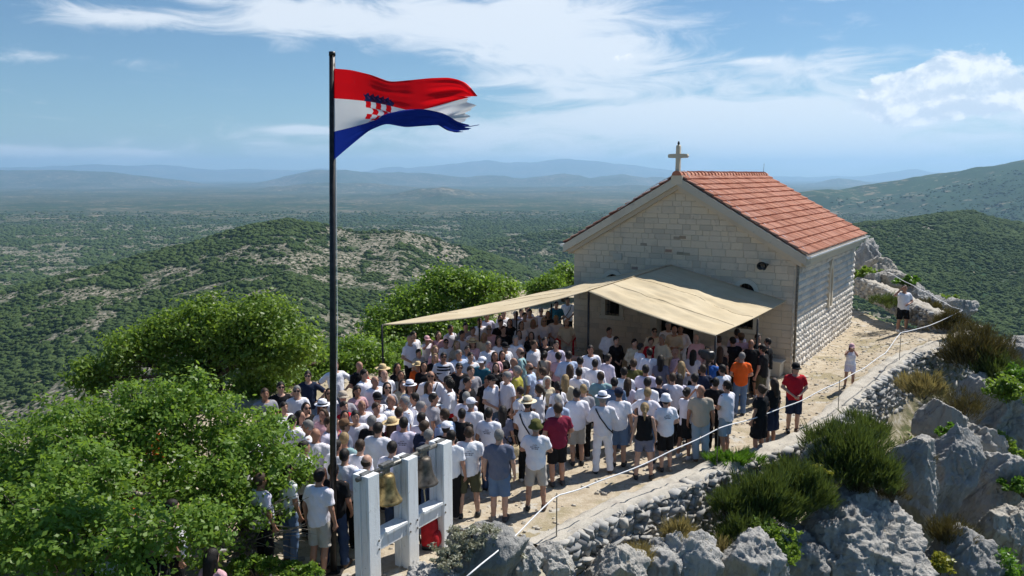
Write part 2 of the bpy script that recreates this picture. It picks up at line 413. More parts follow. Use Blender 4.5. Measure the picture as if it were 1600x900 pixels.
# ------------------------------------------------------------------ hills and plain
RIDGES = [  # (u, v, distance), front slope, back slope, rounding
    ([(-700, 520, 700), (-200, 485, 720), (0, 452, 760), (100, 428, 780), (200, 406, 820), (300, 380, 860), (380, 356, 900), (450, 343, 930), (500, 351, 940), (560, 363, 930), (625, 359, 940), (680, 374, 960), (740, 392, 980), (820, 425, 990), (900, 470, 1000), (1100, 560, 1000), (3000, 800, 1000)], .12, .42, 60),
    ([(-700, 560, 1500), (500, 450, 1500), (700, 402, 1550), (760, 380, 1600), (830, 367, 1650), (880, 361, 1700), (930, 356, 1750), (1100, 352, 1800), (1250, 356, 1850), (1330, 372, 1800), (1450, 420, 1700), (3000, 700, 1700)], .16, .35, 90),
    ([(-700, 900, 900), (900, 560, 900), (1200, 420, 950), (1340, 352, 1000), (1400, 346, 1020), (1460, 338, 1050), (1515, 331, 1080), (1560, 344, 1080), (1600, 350, 1050), (1700, 345, 1000), (1900, 330, 950), (3000, 350, 900)], .12, .3, 70),
    ([(-700, 420, 3600), (900, 380, 3600), (1120, 330, 3700), (1200, 312, 3800), (1270, 298, 3900), (1340, 291, 4000), (1400, 284, 4000), (1450, 271, 4000), (1500, 262, 4000), (1560, 252, 4000), (1600, 245, 4000), (1750, 218, 4000), (2200, 180, 4000), (3000, 240, 4000)], .22, .3, 200),
    ([(-900, 330, 5200), (0, 327, 5000), (60, 321, 5000), (130, 325, 5100), (200, 330, 5200), (260, 322, 5200), (330, 313, 5300), (400, 318, 5500), (460, 326, 5700), (520, 320, 6000), (600, 307, 6200), (650, 295, 6300), (690, 291, 6300), (730, 297, 6300), (790, 310, 6300), (840, 303, 6600), (900, 299, 6800), (960, 303, 7000), (1040, 300, 7000), (1200, 310, 7000), (1400, 330, 7000), (3000, 340, 7000)], .11, .12, 300),
    ([(-900, 300, 8000), (0, 301, 8000), (60, 296, 8000), (110, 298, 8000), (180, 304, 8000), (250, 306, 8200), (350, 300, 8300), (430, 293, 8400), (500, 287, 8600), (560, 286, 9000), (640, 292, 9200), (700, 296, 9400), (860, 293, 9600), (1000, 290, 9800), (1240, 300, 9800), (3000, 310, 9800)], .09, .12, 400),
    ([(-900, 262, 12500), (0, 264, 12500), (120, 265, 12500), (200, 270, 12500), (270, 278, 12500), (340, 288, 12500), (390, 286, 12500), (440, 277, 13000), (490, 268, 13000), (540, 267, 13000), (600, 271, 13500), (660, 270, 13500), (720, 277, 13500), (780, 274, 13500), (820, 276, 13500), (850, 274, 13500), (880, 271, 13500), (920, 276, 13500), (970, 272, 13500), (1010, 278, 13500), (1100, 282, 13500), (1240, 292, 13500), (1305, 278, 13500), (1340, 282, 13500), (1400, 291, 13500), (1500, 295, 13500), (3000, 290, 13500)], .12, .15, 300),
    ([(-900, 266, 25000), (60, 262, 25000), (240, 259, 25000), (350, 265, 25000), (450, 264, 25000), (560, 266, 25000), (640, 261, 25000), (700, 257, 25000), (760, 253, 25000), (800, 255, 25000), (860, 249, 25000), (930, 252, 25000), (1000, 258, 25000), (1040, 263, 25000), (1130, 276, 25000), (1220, 275, 25000), (1330, 276, 25000), (1380, 270, 25000), (1425, 266, 25000), (1470, 272, 25000), (3000, 270, 25000)], .14, .2, 700),
]


def land_z(x, y):
    x = np.asarray(x, float); y = np.asarray(y, float)
    r = np.hypot(x, y)
    base = -262 + 85 * fbm(x / 1900, y / 1900, oct=4, seed=51) * sm(r, 800, 5000)
    z = np.maximum(base, top_z(x, y))
    u = np.where(y > 1, 800 + F_PX * x / np.maximum(y, 1), np.where(x > 0, 3000, -900))
    front = sm(y, 60, 160)
    for k, (pts, sf, sb, wd) in enumerate(RIDGES):
        us = [q[0] for q in pts]; ds = [q[2] for q in pts]; zs = [CAM_H + ray(0, q[1])[1] * q[2] for q in pts]
        wob = fbm(x / (wd * 4.2), y / (wd * 4.2), oct=4, seed=60 + k)
        dr = np.interp(u, us, ds); zr = np.interp(u, us, zs)
        q = y - dr + wob * wd * 1.2
        hgt = zr - np.where(q < 0, sf, sb) * (np.sqrt(q * q + wd * wd) - wd) + wob * wd * (0.045 if k < 3 else 0.12) + (fbm(x / (wd * 1.3), y / (wd * 1.3), oct=4, seed=80 + k) * wd * (.03 if k < 3 else .10))
        hgt = np.where(front > 0.5, hgt, -400)
        kk = 6.0 + wd * 0.06
        hh = np.clip(0.5 + 0.5 * (hgt - z) / kk, 0, 1); z = z * (1 - hh) + hgt * hh + kk * hh * (1 - hh) * 0.5
    return z


angs = np.concatenate([np.arange(-180, -44, 4.0), np.arange(-44, 44, 0.13), np.arange(44, 180, 4.0)])
rings = np.exp(np.linspace(math.log(34), math.log(30000), 330))
A, RR = np.meshgrid(np.radians(angs), rings)
HX, HY = RR * np.sin(A), 14 + RR * np.cos(A); HZ = land_z(HX, HY)
inside = (HX > gx[0] + 3) & (HX < gx[-1] - 3) & (HY > gy[0] + 3) & (HY < gy[-1] - 3)
HZ = np.where(inside, HZ - 3.0, HZ)


def bare(x, y):
    return 0.8 * fbm(x / 85, y / 85, oct=4, seed=90) + 0.75 * fbm(x / 20, y / 20, oct=3, seed=95)


na, nr = len(angs), len(rings); idx = np.arange(na * nr).reshape(nr, na); i2 = np.roll(idx, -1, 1)
quads = np.stack([idx[:-1], idx[1:], i2[1:], i2[:-1]], -1).reshape(-1, 4)
m, t = material('karst_hills'); p = obj_pos(t)
q = t.n('ShaderNodeMapping', ins={'Vector': p, 'Scale': (.001,) * 3}).outputs[0]
n1 = t.noise(q, 1.1, 6, .6); n2 = t.noise(q, 7, 8, .68); n3 = t.noise(q, 60, 8, .7, 0.4); n4 = t.noise(q, 9, 4, .6, 1.5)
green = t.ramp(n3, [(.32, (0.014, 0.036, 0.016)), (.6, (0.034, 0.070, 0.028)), (.72, (0.060, 0.088, 0.040))])
rocky = t.ramp(n3, [(.40, (0.020, 0.042, 0.018)), (.55, (0.095, 0.090, 0.062)), (.70, (0.33, 0.29, 0.225))])
cm = t.m('ADD', t.m('MULTIPLY', n2, .75), t.m('MULTIPLY', n1, .35))
px_z = t.n('ShaderNodeSeparateXYZ', ins={0: p}); far = t.sstep(px_z.outputs[1], 1500, 2900)
n6 = t.noise(q, 2.6, 7, .62, .6); n7 = t.noise(q, 16, 6, .65)
up = t.m('MULTIPLY', t.sstep(px_z.outputs[2], -235, -120), .16)                # the tops are barer than the plain
cm = t.m('ADD', cm, t.m('MULTIPLY', far, t.m('SUBTRACT', up, .06)))
cm = t.m('SUBTRACT', cm, t.m('MULTIPLY', t.m('MULTIPLY', t.sstep(px_z.outputs[1], 2000, 2600), t.m('MULTIPLY', t.sstep(px_z.outputs[2], -170, -90), t.m('SUBTRACT', 1.0, t.sstep(px_z.outputs[1], 4400, 4900)))), .16))   # the wooded mountain
c = t.mix(t.sstep(cm, .52, .66), green, rocky)
c = t.mix(t.m('MULTIPLY', far, t.m('MULTIPLY', t.sstep(n6, .42, .54), .55)), c, (0.018, 0.040, 0.018, 1))
c = t.mix(t.m('MULTIPLY', far, t.m('MULTIPLY', t.sstep(t.m('ADD', t.m('MULTIPLY', n7, .7), t.m('MULTIPLY', n1, .35)), .565, .64), .8)), c, (0.23, 0.19, 0.13, 1))
c = t.mix(t.m('MULTIPLY', t.sstep(n4, .665, .70), .7), c, (0.42, 0.36, 0.24, 1))
n5 = t.noise(q, 210, 6, .75); rk = t.ramp(n5, [(.43, (0.03, 0.05, 0.022)), (.50, (0.14, 0.13, 0.095)), (.62, (0.36, 0.325, 0.27))])
c = t.mix(t.n('ShaderNodeAttribute', attribute_name='bare').outputs['Fac'], c, rk)
finish(t, c, 0.95, n3, 0.35, 6.0, 0, 0.05); MAT['hills'] = m
hme = mesh('hills', np.stack([HX, HY, HZ], -1).reshape(-1, 3), quads, MAT['hills'], True); HU = np.where(HY > 1, 800 + F_PX * HX / np.maximum(HY, 1), 3000)
at_ = hme.attributes.new('bare', 'FLOAT', 'POINT'); at_.data.foreach_set('value', (sm(bare(HX, HY) - np.where(HU < 720, -.02, .34), -.05, .12) * (HY < 2600) * sm(HY, 100, 200)).astype(np.float32).ravel())
tag(link('hills', hme), 'green karst hills and plain stretching to blue mountains', None, None, 'structure')

# scrub and trees on the hills: far too many to count
N = 330000
yy = np.exp(RNG.uniform(math.log(24), math.log(3600), N * 2)); uu = np.where(RNG.random(N * 2) < .70, RNG.uniform(-260, 1860, N * 2), RNG.uniform(-1500, 3100, N * 2)); xx = (uu - 800) / F_PX * yy
rocky = bare(xx, yy)
d0, who0 = poly_dist(xx, yy)
left = (uu < 720) & (yy > 430)
inbare = rocky >= np.where(left, 0.0, 0.38)
keep = (~inbare | (RNG.random(N * 2) < .45)) & (RNG.random(N * 2) < np.clip(yy / 900, 0.22, 1) * np.clip((3700 - yy) / 1500, 0, 1) * (1 + .5 * fbm(xx / 300, yy / 300, oct=2, seed=99))) & (d0 > 14)
xx, yy, inbare = xx[keep], yy[keep], inbare[keep]; zz = land_z(xx, yy)
gme = bpy.data.meshes.new('woodland'); gme.vertices.add(len(xx)); gme.vertices.foreach_set('co', np.stack([xx, yy, zz], -1).astype(np.float32).ravel())
sc_ = (1.5 + 2.3 * RNG.random(len(xx)) ** 2) * np.clip(yy / 900, 0.75, 1.9) ** 0.75 * np.clip(d0[keep] / 70, .45, 1) * np.where(inbare, .42, 1.0) * (1 + .35 * fbm(xx / 60, yy / 60, oct=2, seed=97))
at = gme.attributes.new('size', 'FLOAT', 'POINT'); at.data.foreach_set('value', sc_.astype(np.float32))


def cube_sphere(n):
    a = np.linspace(-1, 1, n + 1); a = np.tan(a * math.pi / 4); U, V = np.meshgrid(a, a); vs, fs = [], []
    o = np.ones_like(U)
    for k, (x, y, z) in enumerate(((o, U, V), (-o, V, U), (V, o, U), (U, -o, V), (U, V, o), (V, U, -o))):
        p = np.stack([x, y, z], -1).reshape(-1, 3); p /= np.linalg.norm(p, axis=1)[:, None]
        i = np.arange((n + 1) ** 2).reshape(n + 1, n + 1) + k * (n + 1) ** 2
        vs.append(p); fs.append(np.stack([i[:-1, :-1], i[:-1, 1:], i[1:, 1:], i[1:, :-1]], -1).reshape(-1, 4))
    v = np.concatenate(vs); f = np.concatenate(fs)
    key = np.round(v, 5); _, first, inv = np.unique(key, axis=0, return_index=True, return_inverse=True)
    return v[first], inv.ravel()[f]


bv, bf = cube_sphere(6)
bv = bv * (1 + 0.42 * fbm(bv[:, 0] * 4.1, bv[:, 1] * 4.1, bv[:, 2] * 4.1, oct=2, seed=15) + 0.45 * fbm(bv[:, 0] * 1.9, bv[:, 1] * 1.9, bv[:, 2] * 1.9, oct=2, seed=5))[:, None] * np.array([1, 1, .78])
m, t = material('distant_leaves'); oi = t.n('ShaderNodeObjectInfo'); p = obj_pos(t)
c = t.mix(t.m('ADD', t.m('MULTIPLY', oi.outputs['Random'], .5), t.m('MULTIPLY', t.noise(t.n('ShaderNodeMapping', ins={'Vector': oi.outputs['Location'], 'Scale': (.012, .012, .012)}).outputs[0], 1, 4), .6), clamp=True), (0.034, 0.066, 0.024, 1), (0.125, 0.165, 0.055, 1)); c = t.mix(t.noise(p, 2.5, 4), c, (0.03, 0.055, 0.018, 1)); finish(t, c, .9, t.noise(p, 5, 4), 1.0, 0.4, 0, .05)
MAT['far_leaf'] = m
blob = bpy.data.objects.new('bush_shape', mesh('bush_shape', bv, bf, MAT['far_leaf']))      # unlinked: only a shape for the woodland
ng = bpy.data.node_groups.new('scatter', 'GeometryNodeTree')
ng.interface.new_socket('Geometry', in_out='INPUT', socket_type='NodeSocketGeometry'); ng.interface.new_socket('Geometry', in_out='OUTPUT', socket_type='NodeSocketGeometry')
gi = ng.nodes.new('NodeGroupInput'); go = ng.nodes.new('NodeGroupOutput'); ip = ng.nodes.new('GeometryNodeInstanceOnPoints'); ob = ng.nodes.new('GeometryNodeObjectInfo')
ob.inputs[0].default_value = blob; na_ = ng.nodes.new('GeometryNodeInputNamedAttribute'); na_.data_type = 'FLOAT'; na_.inputs[0].default_value = 'size'
rv = ng.nodes.new('FunctionNodeRandomValue'); rv.data_type = 'FLOAT_VECTOR'; rv.inputs[0].default_value = (-.2, -.2, 0); rv.inputs[1].default_value = (.2, .2, 6.28)
L = ng.links.new
L(gi.outputs[0], ip.inputs['Points']); L(ob.outputs['Geometry'], ip.inputs['Instance']); L(na_.outputs[0], ip.inputs['Scale']); L(rv.outputs[0], ip.inputs['Rotation']); L(ip.outputs[0], go.inputs[0])
wo = link('woodland', gme); md = wo.modifiers.new('scatter', 'NODES'); md.node_group = ng
tag(wo, 'dense green scrub and small trees covering the hillsides', 'woodland', None, 'stuff')
# ------------------------------------------------------------------ chapel
chapel = link('chapel', None, None, CH_L, (0, 0, -YAW))
tag(chapel, 'small pale stone chapel with orange tiled gable roof and stone cross', 'chapel')
W, DEP, EV = CH_W, CH_D, CH_E
APX = CH_A - 0.25                        # top of the masonry gable


def facade(u, v, out=0.0):
    """point of the front wall (x along it, z up) seen at a pixel"""
    a, b = ray(u, v); n = -EY; p0 = CH_L + n * out
    d = p0.dot(n) / (Vector((a, 1, 0)).dot(n))
    p = Vector((a, 1, 0)) * d
    return (p - CH_L).dot(EX), CH_H_AT(b, d)


def CH_H_AT(b, d): return CAM_H + b * d


def side(u, v):
    a, b = ray(u, v); d = CH_R.dot(EX) / (Vector((a, 1, 0)).dot(EX)); p = Vector((a, 1, 0)) * d
    return (p - CH_R).dot(EY), CAM_H + b * d


wl = facade(957, 460)[0]; wr = facade(1165, 460)[0]
wtop = facade(957, 428)[1]; wbot = facade(957, 493)[1]; wr_r = 0.29
HOLES = [(wl - wr_r, wl + wr_r, wbot, wtop), (wr - wr_r, wr + wr_r, wbot, wtop), (W / 2 - .7, W / 2 + .7, 0, 2.25)]
sy, _ = side(1297, 450); sl_t, sl_b = side(1297, 418)[1], side(1297, 478)[1]
SHOLES = [(sy - .15, sy + .15, sl_b, sl_t)]


def slabs(x0, x1, z0, z1, holes):
    xs = sorted({x0, x1, *[h[0] for h in holes], *[h[1] for h in holes]}); out = []
    for a, b in zip(xs, xs[1:]):
        cuts = sorted([(h[2], h[3]) for h in holes if h[0] < (a + b) / 2 < h[1]]); z = z0
        for c0, c1 in cuts:
            if c0 > z + 1e-3: out.append((a, b, z, c0))
            z = c1
        if z < z1: out.append((a, b, z, z1))
    return out


def clip_poly(poly, a, b, c):
    """keep a*x + b*z <= c"""
    out = []
    for i, p in enumerate(poly):
        q = poly[(i + 1) % len(poly)]; dp, dq = a * p[0] + b * p[1] - c, a * q[0] + b * q[1] - c
        if dp <= 0: out.append(p)
        if (dp < 0 < dq) or (dq < 0 < dp):
            s = dp / (dp - dq); out.append((p[0] + (q[0] - p[0]) * s, p[1] + (q[1] - p[1]) * s))
    return out


# front wall: mortar core with real openings, then each block laid on it
mb = MB()
for a, b, z0, z1 in slabs(0.02, W - .02, -.4, EV, HOLES): mb.box(a, b, .05, .5, z0, z1)
mb.prism([(0.02, EV), (W - .02, EV), (W / 2, APX)], .05, .5)
front = mb.obj('front_wall', MAT['mortar'], chapel)
sl = (APX - EV) / (W / 2)
blocks = []; z = 0.0; k = 0
cr = random.Random(5)
while z < APX:
    hgt = cr.choice([.17, .19, .22, .25]); cuts = [(h[0] - .02, h[1] + .02) for h in HOLES if h[2] < z + hgt - .03 and h[3] > z + .03]
    xa, xb = 0.0, W
    if z > EV: xa, xb = (z - EV) / sl, W - (z - EV) / sl
    segs = [(xa, xb)]
    for c0, c1 in cuts: segs = [s for a, b in segs for s in ((a, min(b, c0)), (max(a, c1), b)) if s[1] - s[0] > .06]
    for a, b in segs:
        x = a
        while x < b - .02:
            wd = cr.uniform(.22, .62)
            if b - x - wd < .2: wd = b - x
            blocks.append((x, min(x + wd, b), z, min(z + hgt, APX))); x += wd
    z += hgt
nblk = 0; rest = MB(); blocks.sort(key=lambda q: -q[2])
for (x0, x1, z0, z1) in blocks:
    g = .004; poly = [(x0 + g, z0 + g), (x1 - g, z0 + g), (x1 - g, z1 - g), (x0 + g, z1 - g)]
    poly = clip_poly(poly, -sl, 1, EV - g); poly = clip_poly(poly, sl, 1, EV + sl * W - g)
    if len(poly) < 3: continue
    pr = cr.uniform(.028, .036); cx = sum(p[0] for p in poly) / len(poly); cz = sum(p[1] for p in poly) / len(poly)
    n = len(poly); f = 1 - .012 / max(.1, (x1 - x0) / 2); fz = 1 - .012 / max(.06, (z1 - z0) / 2)
    v = [(x - cx, .056, zz - cz) for x, zz in poly] + [(x - cx, pr + .009, zz - cz) for x, zz in poly] + [((x - cx) * f, pr, (zz - cz) * fz) for x, zz in poly]
    fc = [tuple(range(2 * n, 3 * n))] + [(r * n + i, r * n + (i + 1) % n, (r + 1) * n + (i + 1) % n, (r + 1) * n + i) for r in (0, 1) for i in range(n)]
    nblk += 1
    if nblk <= 300: link('ashlar_block', mesh('ashlar_block', v, fc, MAT['ashlar']), front, (cx, 0, cz))
    else: rest.add([(a + cx, b, c + cz) for a, b, c in v], fc)
if rest.v: tag(rest.obj('ashlar_blocks', MAT['ashlar'], front), None, None, None, 'stuff')

# right side wall: rock-faced stones
mb = MB()
for a, b, z0, z1 in slabs(.5, DEP, -.4, EV, SHOLES): mb.box(W - .5, W - .06, a, b, z0, z1)
mb.box(W - .5, W - .06, .055, .5, -.4, EV)
sidew = mb.obj('side_wall', MAT['mortar'], chapel)
tag(sidew, 'rough rock-faced stone side wall of the chapel')
stones = []; z = -.15
while z < EV - .03:
    hgt = min(cr.choice([.19, .21, .23, .25]), EV - z); cuts = [(h[0] - .01, h[1] + .01) for h in SHOLES if h[2] < z + hgt - .02 and h[3] > z + .02]
    segs = [(0.0, DEP)]
    for c0, c1 in cuts: segs = [s for a, b in segs for s in ((a, min(b, c0)), (max(a, c1), b)) if s[1] - s[0] > .05]
    for a, b in segs:
        y = a
        while y < b - .02:
            wd = cr.uniform(.22, .5)
            if b - y - wd < .16: wd = b - y
            stones.append((y, min(y + wd, b), z, z + hgt)); y += wd
    z += hgt


def rock_face(y0, y1, z0, z1, r):
    g = .009; ny, nz = 5, 4; v = []; f = []
    cy, cz = (y0 + y1) / 2, (z0 + z1) / 2
    for j in range(nz):
        for i in range(ny):
            ty, tz = i / (ny - 1), j / (nz - 1); e = min(ty, 1 - ty, tz, 1 - tz)
            out = -.055 if e == 0 else r.uniform(-.012, .024)
            v.append((out, (y0 + g + (y1 - y0 - 2 * g) * min(max(ty + (r.uniform(-.07, .07) if e else 0), 0), 1)) - cy, z0 + g + (z1 - z0 - 2 * g) * min(max(tz + (r.uniform(-.07, .07) if e else 0), 0), 1) - cz))
    for j in range(nz - 1):
        for i in range(ny - 1):
            a = j * ny + i; q = (a, a + 1, a + ny + 1, a + ny); f += [(q[0], q[1], q[2]), (q[0], q[2], q[3])]
    return v, f, cy, cz


stones.sort(key=lambda s: (s[2] > 2.6, s[0])); rest = MB()
for k, s in enumerate(stones):
    v, f, cy, cz = rock_face(*s, cr)
    if k < 300: link('rough_stone', mesh('rough_stone', v, f, MAT['rough_stone']), sidew, (W, cy, cz))
    else: rest.add([(a + W, b + cy, c + cz) for a, b, c in v], f)
tag(rest.obj('rough_stones', MAT['rough_stone'], sidew), None, None, None, 'stuff')
# the two walls the photo does not show
MB().box(0.0, .5, .055, DEP, -.4, EV).obj('left_wall', MAT['rough_stone'], chapel)
mb = MB().box(.5, W - .5, DEP - .5, DEP - .004, -.4, EV); mb.prism([(0.02, EV), (W - .02, EV), (W / 2, APX)], DEP - .5, DEP - .004); mb.obj('back_wall', MAT['rough_stone'], chapel)


def arch_ring(r0, r1, zb, zs, n=12, pointed=False):
    """surround outline: inner and outer rows of points from the left foot over the arch to the right foot"""
    inn, out = [(-r0, zb)], [(-r1, zb)]
    for k in range(n + 1):
        a = math.pi * (1 - k / n); st = 1.9 if pointed else 1.0
        s = math.sin(a) ** (1.0 if not pointed else 1.25)
        inn.append((r0 * math.cos(a), zs + r0 * s * st)); out.append((r1 * math.cos(a), zs + r1 * s * st))
    return inn + [(r0, zb)], out + [(r1, zb)]


def surround(name, cx, inn, out, y0, y1, parent, mat, sideways=False):
    n = len(inn); v = []
    for y in (y0, y1):
        v += [(cx + p[0], y, p[1]) for p in inn] + [(cx + p[0], y, p[1]) for p in out]
    f = []
    for i in range(n - 1):
        a, b, c, d = i, i + 1, n + i + 1, n + i
        f += [(a, b, c, d), (2 * n + d, 2 * n + c, 2 * n + b, 2 * n + a), (a, 2 * n + a, 2 * n + b, b), (d, c, 2 * n + c, 2 * n + d)]
    f += [(0, n, 3 * n, 2 * n), (n - 1, 3 * n - 1, 4 * n - 1, 2 * n - 1)]
    if sideways: v = [(W - y, x, z) for x, y, z in v]
    return link(name, mesh(name, v, f, mat), parent)


for wc in (wl, wr):
    win = MB().box(wc - .5, wc + .5, .44, .47, wbot - .1, wtop + .1).obj('window', MAT['dark_inside'], chapel)
    inn, out = arch_ring(wr_r - .002, wr_r + .15, wbot, wtop - wr_r)
    surround('window_surround', wc, inn, out, -.022, .20, win, MAT['trim_stone'])
    MB().box(wc - .5, wc + .5, -.045, .2, wbot - .13, wbot - .001).obj('window_sill', MAT['trim_stone'], win)
    g = MB()
    for i in range(4): x = wc - wr_r + (i + .5) * wr_r / 2; g.tube([(x, .1, wbot), (x, .1, wtop)], .011, 6)
    for i in range(4): z = wbot + .12 + i * .26; g.tube([(wc - wr_r, .105, z), (wc + wr_r, .105, z)], .009, 6)
    tag(g.obj('grille', MAT['dark_metal'], win), None, None, None, 'stuff')
door = MB().box(W / 2 - .9, W / 2 + .9, .9, .95, -.1, 2.4).obj('doorway', MAT['dark_inside'], chapel)
inn, out = arch_ring(.70, .90, 0, 2.25 - .7); 
mb = MB(); mb.box(W / 2 - .92, W / 2 - .69, -.025, .3, 0, 2.24).box(W / 2 + .69, W / 2 + .92, -.025, .3, 0, 2.24).box(W / 2 - .92, W / 2 + .92, -.03, .3, 2.242, 2.5); mb.obj('door_surround', MAT['trim_stone'], door)
swin = MB().box(W - .25, W - .22, sy - .3, sy + .3, sl_b - .1, sl_t + .1).obj('window', MAT['steel'], chapel)
inn, out = arch_ring(.15, .32, sl_b, sl_t - .30, pointed=True)
surround('window_surround', sy, inn, out, -.055, .18, swin, MAT['trim_stone'], True)
swin['label'] = 'narrow pointed window in the rough side wall'
px, pz = facade(965, 401); MB().box(px - .17, px + .17, -.03, .02, pz - .12, pz + .12).obj('plaque', MAT['trim_stone'], chapel)
# weathered reddish and dark stones let into the gable
for (u, v, c) in ((1044, 392, (.42, .27, .20)), (1062, 396, (.33, .29, .22)), (1066, 371, (.40, .29, .20)), (1072, 397, (.38, .33, .25)), (1057, 372, (.38, .32, .25)), (1005, 382, (.38, .32, .26)), (991, 419, (.34, .24, .20))):
    x, z = facade(u, v); o = MB().box(-.12, .12, 0.026, .04, -.05, .05).obj('old_stone', MAT['cloth'], front, loc=(x, 0, z)); o.color = (*c, 1)
x, z = facade(1196, 413)
lamp = MB().box(x - .05, x + .05, -.22, .02, z - .03, z + .03).obj('lamp_bracket', MAT['dark_metal'], chapel)
for dx, ry in ((-.14, .5), (.14, -.5)):
    MB().lathe([(.03, 0), (.06, .10), (.13, .20), (.14, .215), (.12, .215), (.02, .1)], 14, M=Matrix.Translation((x + dx, -.2, z + .02)) @ Matrix.Rotation(ry, 4, 'Z') @ Matrix.Rotation(R(100), 4, 'X')).obj('lamp_head', MAT['black_plastic'], lamp, True)
MB().tube([(W + .04, .06, EV - .02), (W + .05, .05, EV - .15), (W + .05, .05, 0.02)], .04, 8).obj('downpipe', MAT['steel'], chapel, True)

# raking cornice, eaves and gutter
RY0, RY1, OV = -.22, DEP + .2, .34
rs = math.atan2(CH_A - (EV + .16), W / 2 + OV); cs, sn = math.cos(rs), math.sin(rs)


def rake(name, y0, y1, d0, d1, mat, over):
    """band following both slopes of the gable, d0..d1 below the roof plane"""
    for s in (-1, 1):
        pts = []
        for (sx_, dd) in ((0, d0), (W / 2 + over, d0), (W / 2 + over, d1), (0, d1)): pts.append((W / 2 + s * sx_, CH_A - dd / cs - sx_ * math.tan(rs)))
        MB().prism(pts if s < 0 else pts[::-1], y0, y1).obj(name, mat, chapel)


rake('verge', RY0, .45, .012, .26, MAT['trim_stone'], OV)
rake('verge_moulding', RY0 + .11, .44, .262, .40, MAT['ashlar'], OV - .16)
rake('verge', DEP - .3, RY1, .012, .26, MAT['trim_stone'], OV)
for s in (-1, 1):
    x0, x1 = (W - .3, W + OV - .03) if s > 0 else (-OV + .03, .3)
    ze = CH_A - (W / 2 + OV) * math.tan(rs)
    MB().box(x0, x1, .46, DEP - .31, ze - .28, ze - .02).obj('eaves', MAT['trim_stone'], chapel)
    MB().box(x0, x1 - .12 if s > 0 else x1, .455, DEP - .305, ze - .42, ze - .285).obj('eaves_moulding', MAT['trim_stone'], chapel)
    gx_ = W / 2 + s * (W / 2 + OV + .07)
    prof = [(math.cos(a) * .085, math.sin(a) * .085) for a in [math.pi + k * math.pi / 8 for k in range(9)]]
    v = [(gx_ + p[0], y, ze - .01 + p[1]) for y in (RY0 + .02, RY1 - .02) for p in prof]; n = 9
    gut = link('gutter', mesh('gutter', v, [(i, i + 1, n + i + 1, n + i) for i in range(n - 1)] + [tuple(range(n)), tuple(range(n, 2 * n))[::-1]], MAT['white_paint']), chapel)
    gut.modifiers.new('t', 'SOLIDIFY').thickness = .006
# tiles
m, t = material('clay_tile'); p = obj_pos(t); oi = t.n('ShaderNodeObjectInfo'); ge = t.n('ShaderNodeNewGeometry')
r = t.m('FRACT', t.m('ADD', oi.outputs['Random'], ge.outputs['Random Per Island']))
c = t.ramp(r, [(0, (.40, .16, .105)), (.35, (.53, .24, .155)), (.7, (.60, .30, .21)), (1, (.50, .245, .18))])
c = t.mix(t.m('MULTIPLY', t.sstep(t.noise(p, 5, 5), .5, .75), .5), c, (.52, .28, .19, 1)); c = t.mix(t.m('MULTIPLY', t.sstep(t.noise(p, 2.1, 5), .56, .7), .45), c, (.30, .11, .07, 1))
finish(t, c, .85, t.noise(p, 20, 4), .4, .01, 0, .2); MAT['tile'] = m
roofs = []
SL = (W / 2 + OV) / cs; NROW, TW = 14, .30
NCOL = int(round((RY1 - RY0 - .1) / TW)); TW = (RY1 - RY0 - .1) / NCOL; EXPO = SL / NROW
prof = [(-.5, .0), (-.40, .042), (-.30, .052), (-.2, .042), (-.10, 0), (.0, 0), (.1, .042), (.2, .052), (.3, .042), (.42, 0), (.5, 0)]
tv = []
for (s, lift) in ((-.05, .010), (EXPO + .0, .066)):
    tv += [(s, q[0] * TW * .985, lift + q[1]) for q in prof]
tv += [(EXPO - .035, q[0] * TW * .985, .026) for q in prof]
n = len(prof); tf = [(r * n + i, r * n + i + 1, (r + 1) * n + i + 1, (r + 1) * n + i) for r in (0, 1) for i in range(n - 1)]
tile_me = mesh('roof_tile', tv, tf, MAT['tile'])
for s in (1, -1):
    ang = rs if s > 0 else math.pi - rs
    roof = link('roof', None, chapel, (W / 2, 0, CH_A + .004), (0, 0, 0))
    MB().prism([(0, -.008), (s * (W / 2 + OV), -.008 - (W / 2 + OV) * math.tan(rs)), (s * (W / 2 + OV), -.20 - (W / 2 + OV) * math.tan(rs)), (0, -.20)][:: s], RY0 + .3, RY1 - .3).obj('roof_deck', MAT['trim_stone'], roof)
    rest = MB(); cnt = 0
    B = Matrix(((s * cs, 0, s * sn, 0), (0, 1, 0, 0), (-sn, 0, cs, 0), (0, 0, 0, 1)))
    for j in range(NCOL):
        for i in range(NROW):
            T = B @ Matrix.Translation((i * EXPO, RY0 + .05 + (j + .5) * TW, cr.uniform(-.004, .014))) @ Matrix.Rotation(cr.uniform(-.025, .025), 4, 'Z')
            cnt += 1
            if s > 0 and cnt <= 300: o = link('roof_tile', tile_me, roof); o.matrix_local = T
            else: rest.add([T @ Vector(q) for q in tv], tf if s > 0 else [q[::-1] for q in tf])
    tag(rest.obj('roof_tiles', MAT['tile'], roof), None, None, None, 'stuff')
    if s > 0:
        NR = 30; rl = (RY1 - RY0) / NR
        rv_ = [(math.cos(a) * (.175 if y < .05 else .125), y, math.sin(a) * (.165 if y < .05 else .10)) for y in (-.02, rl + .03) for a in [k * math.pi / 8 for k in range(9)]]
        rm = mesh('ridge_tile', rv_, [(k + 1, k, 9 + k, 10 + k) for k in range(8)] + [tuple(range(9))], MAT['tile'])
        for k in range(NR): link('ridge_tile', rm, roof, (0, RY0 + k * rl, .012 + cr.uniform(-.005, .008)), (cr.uniform(-.02, .02), 0, 0))
        roof['label'] = 'sunlit right slope of orange clay tiles'
    else: roof['label'] = 'left slope of the tiled roof facing away'
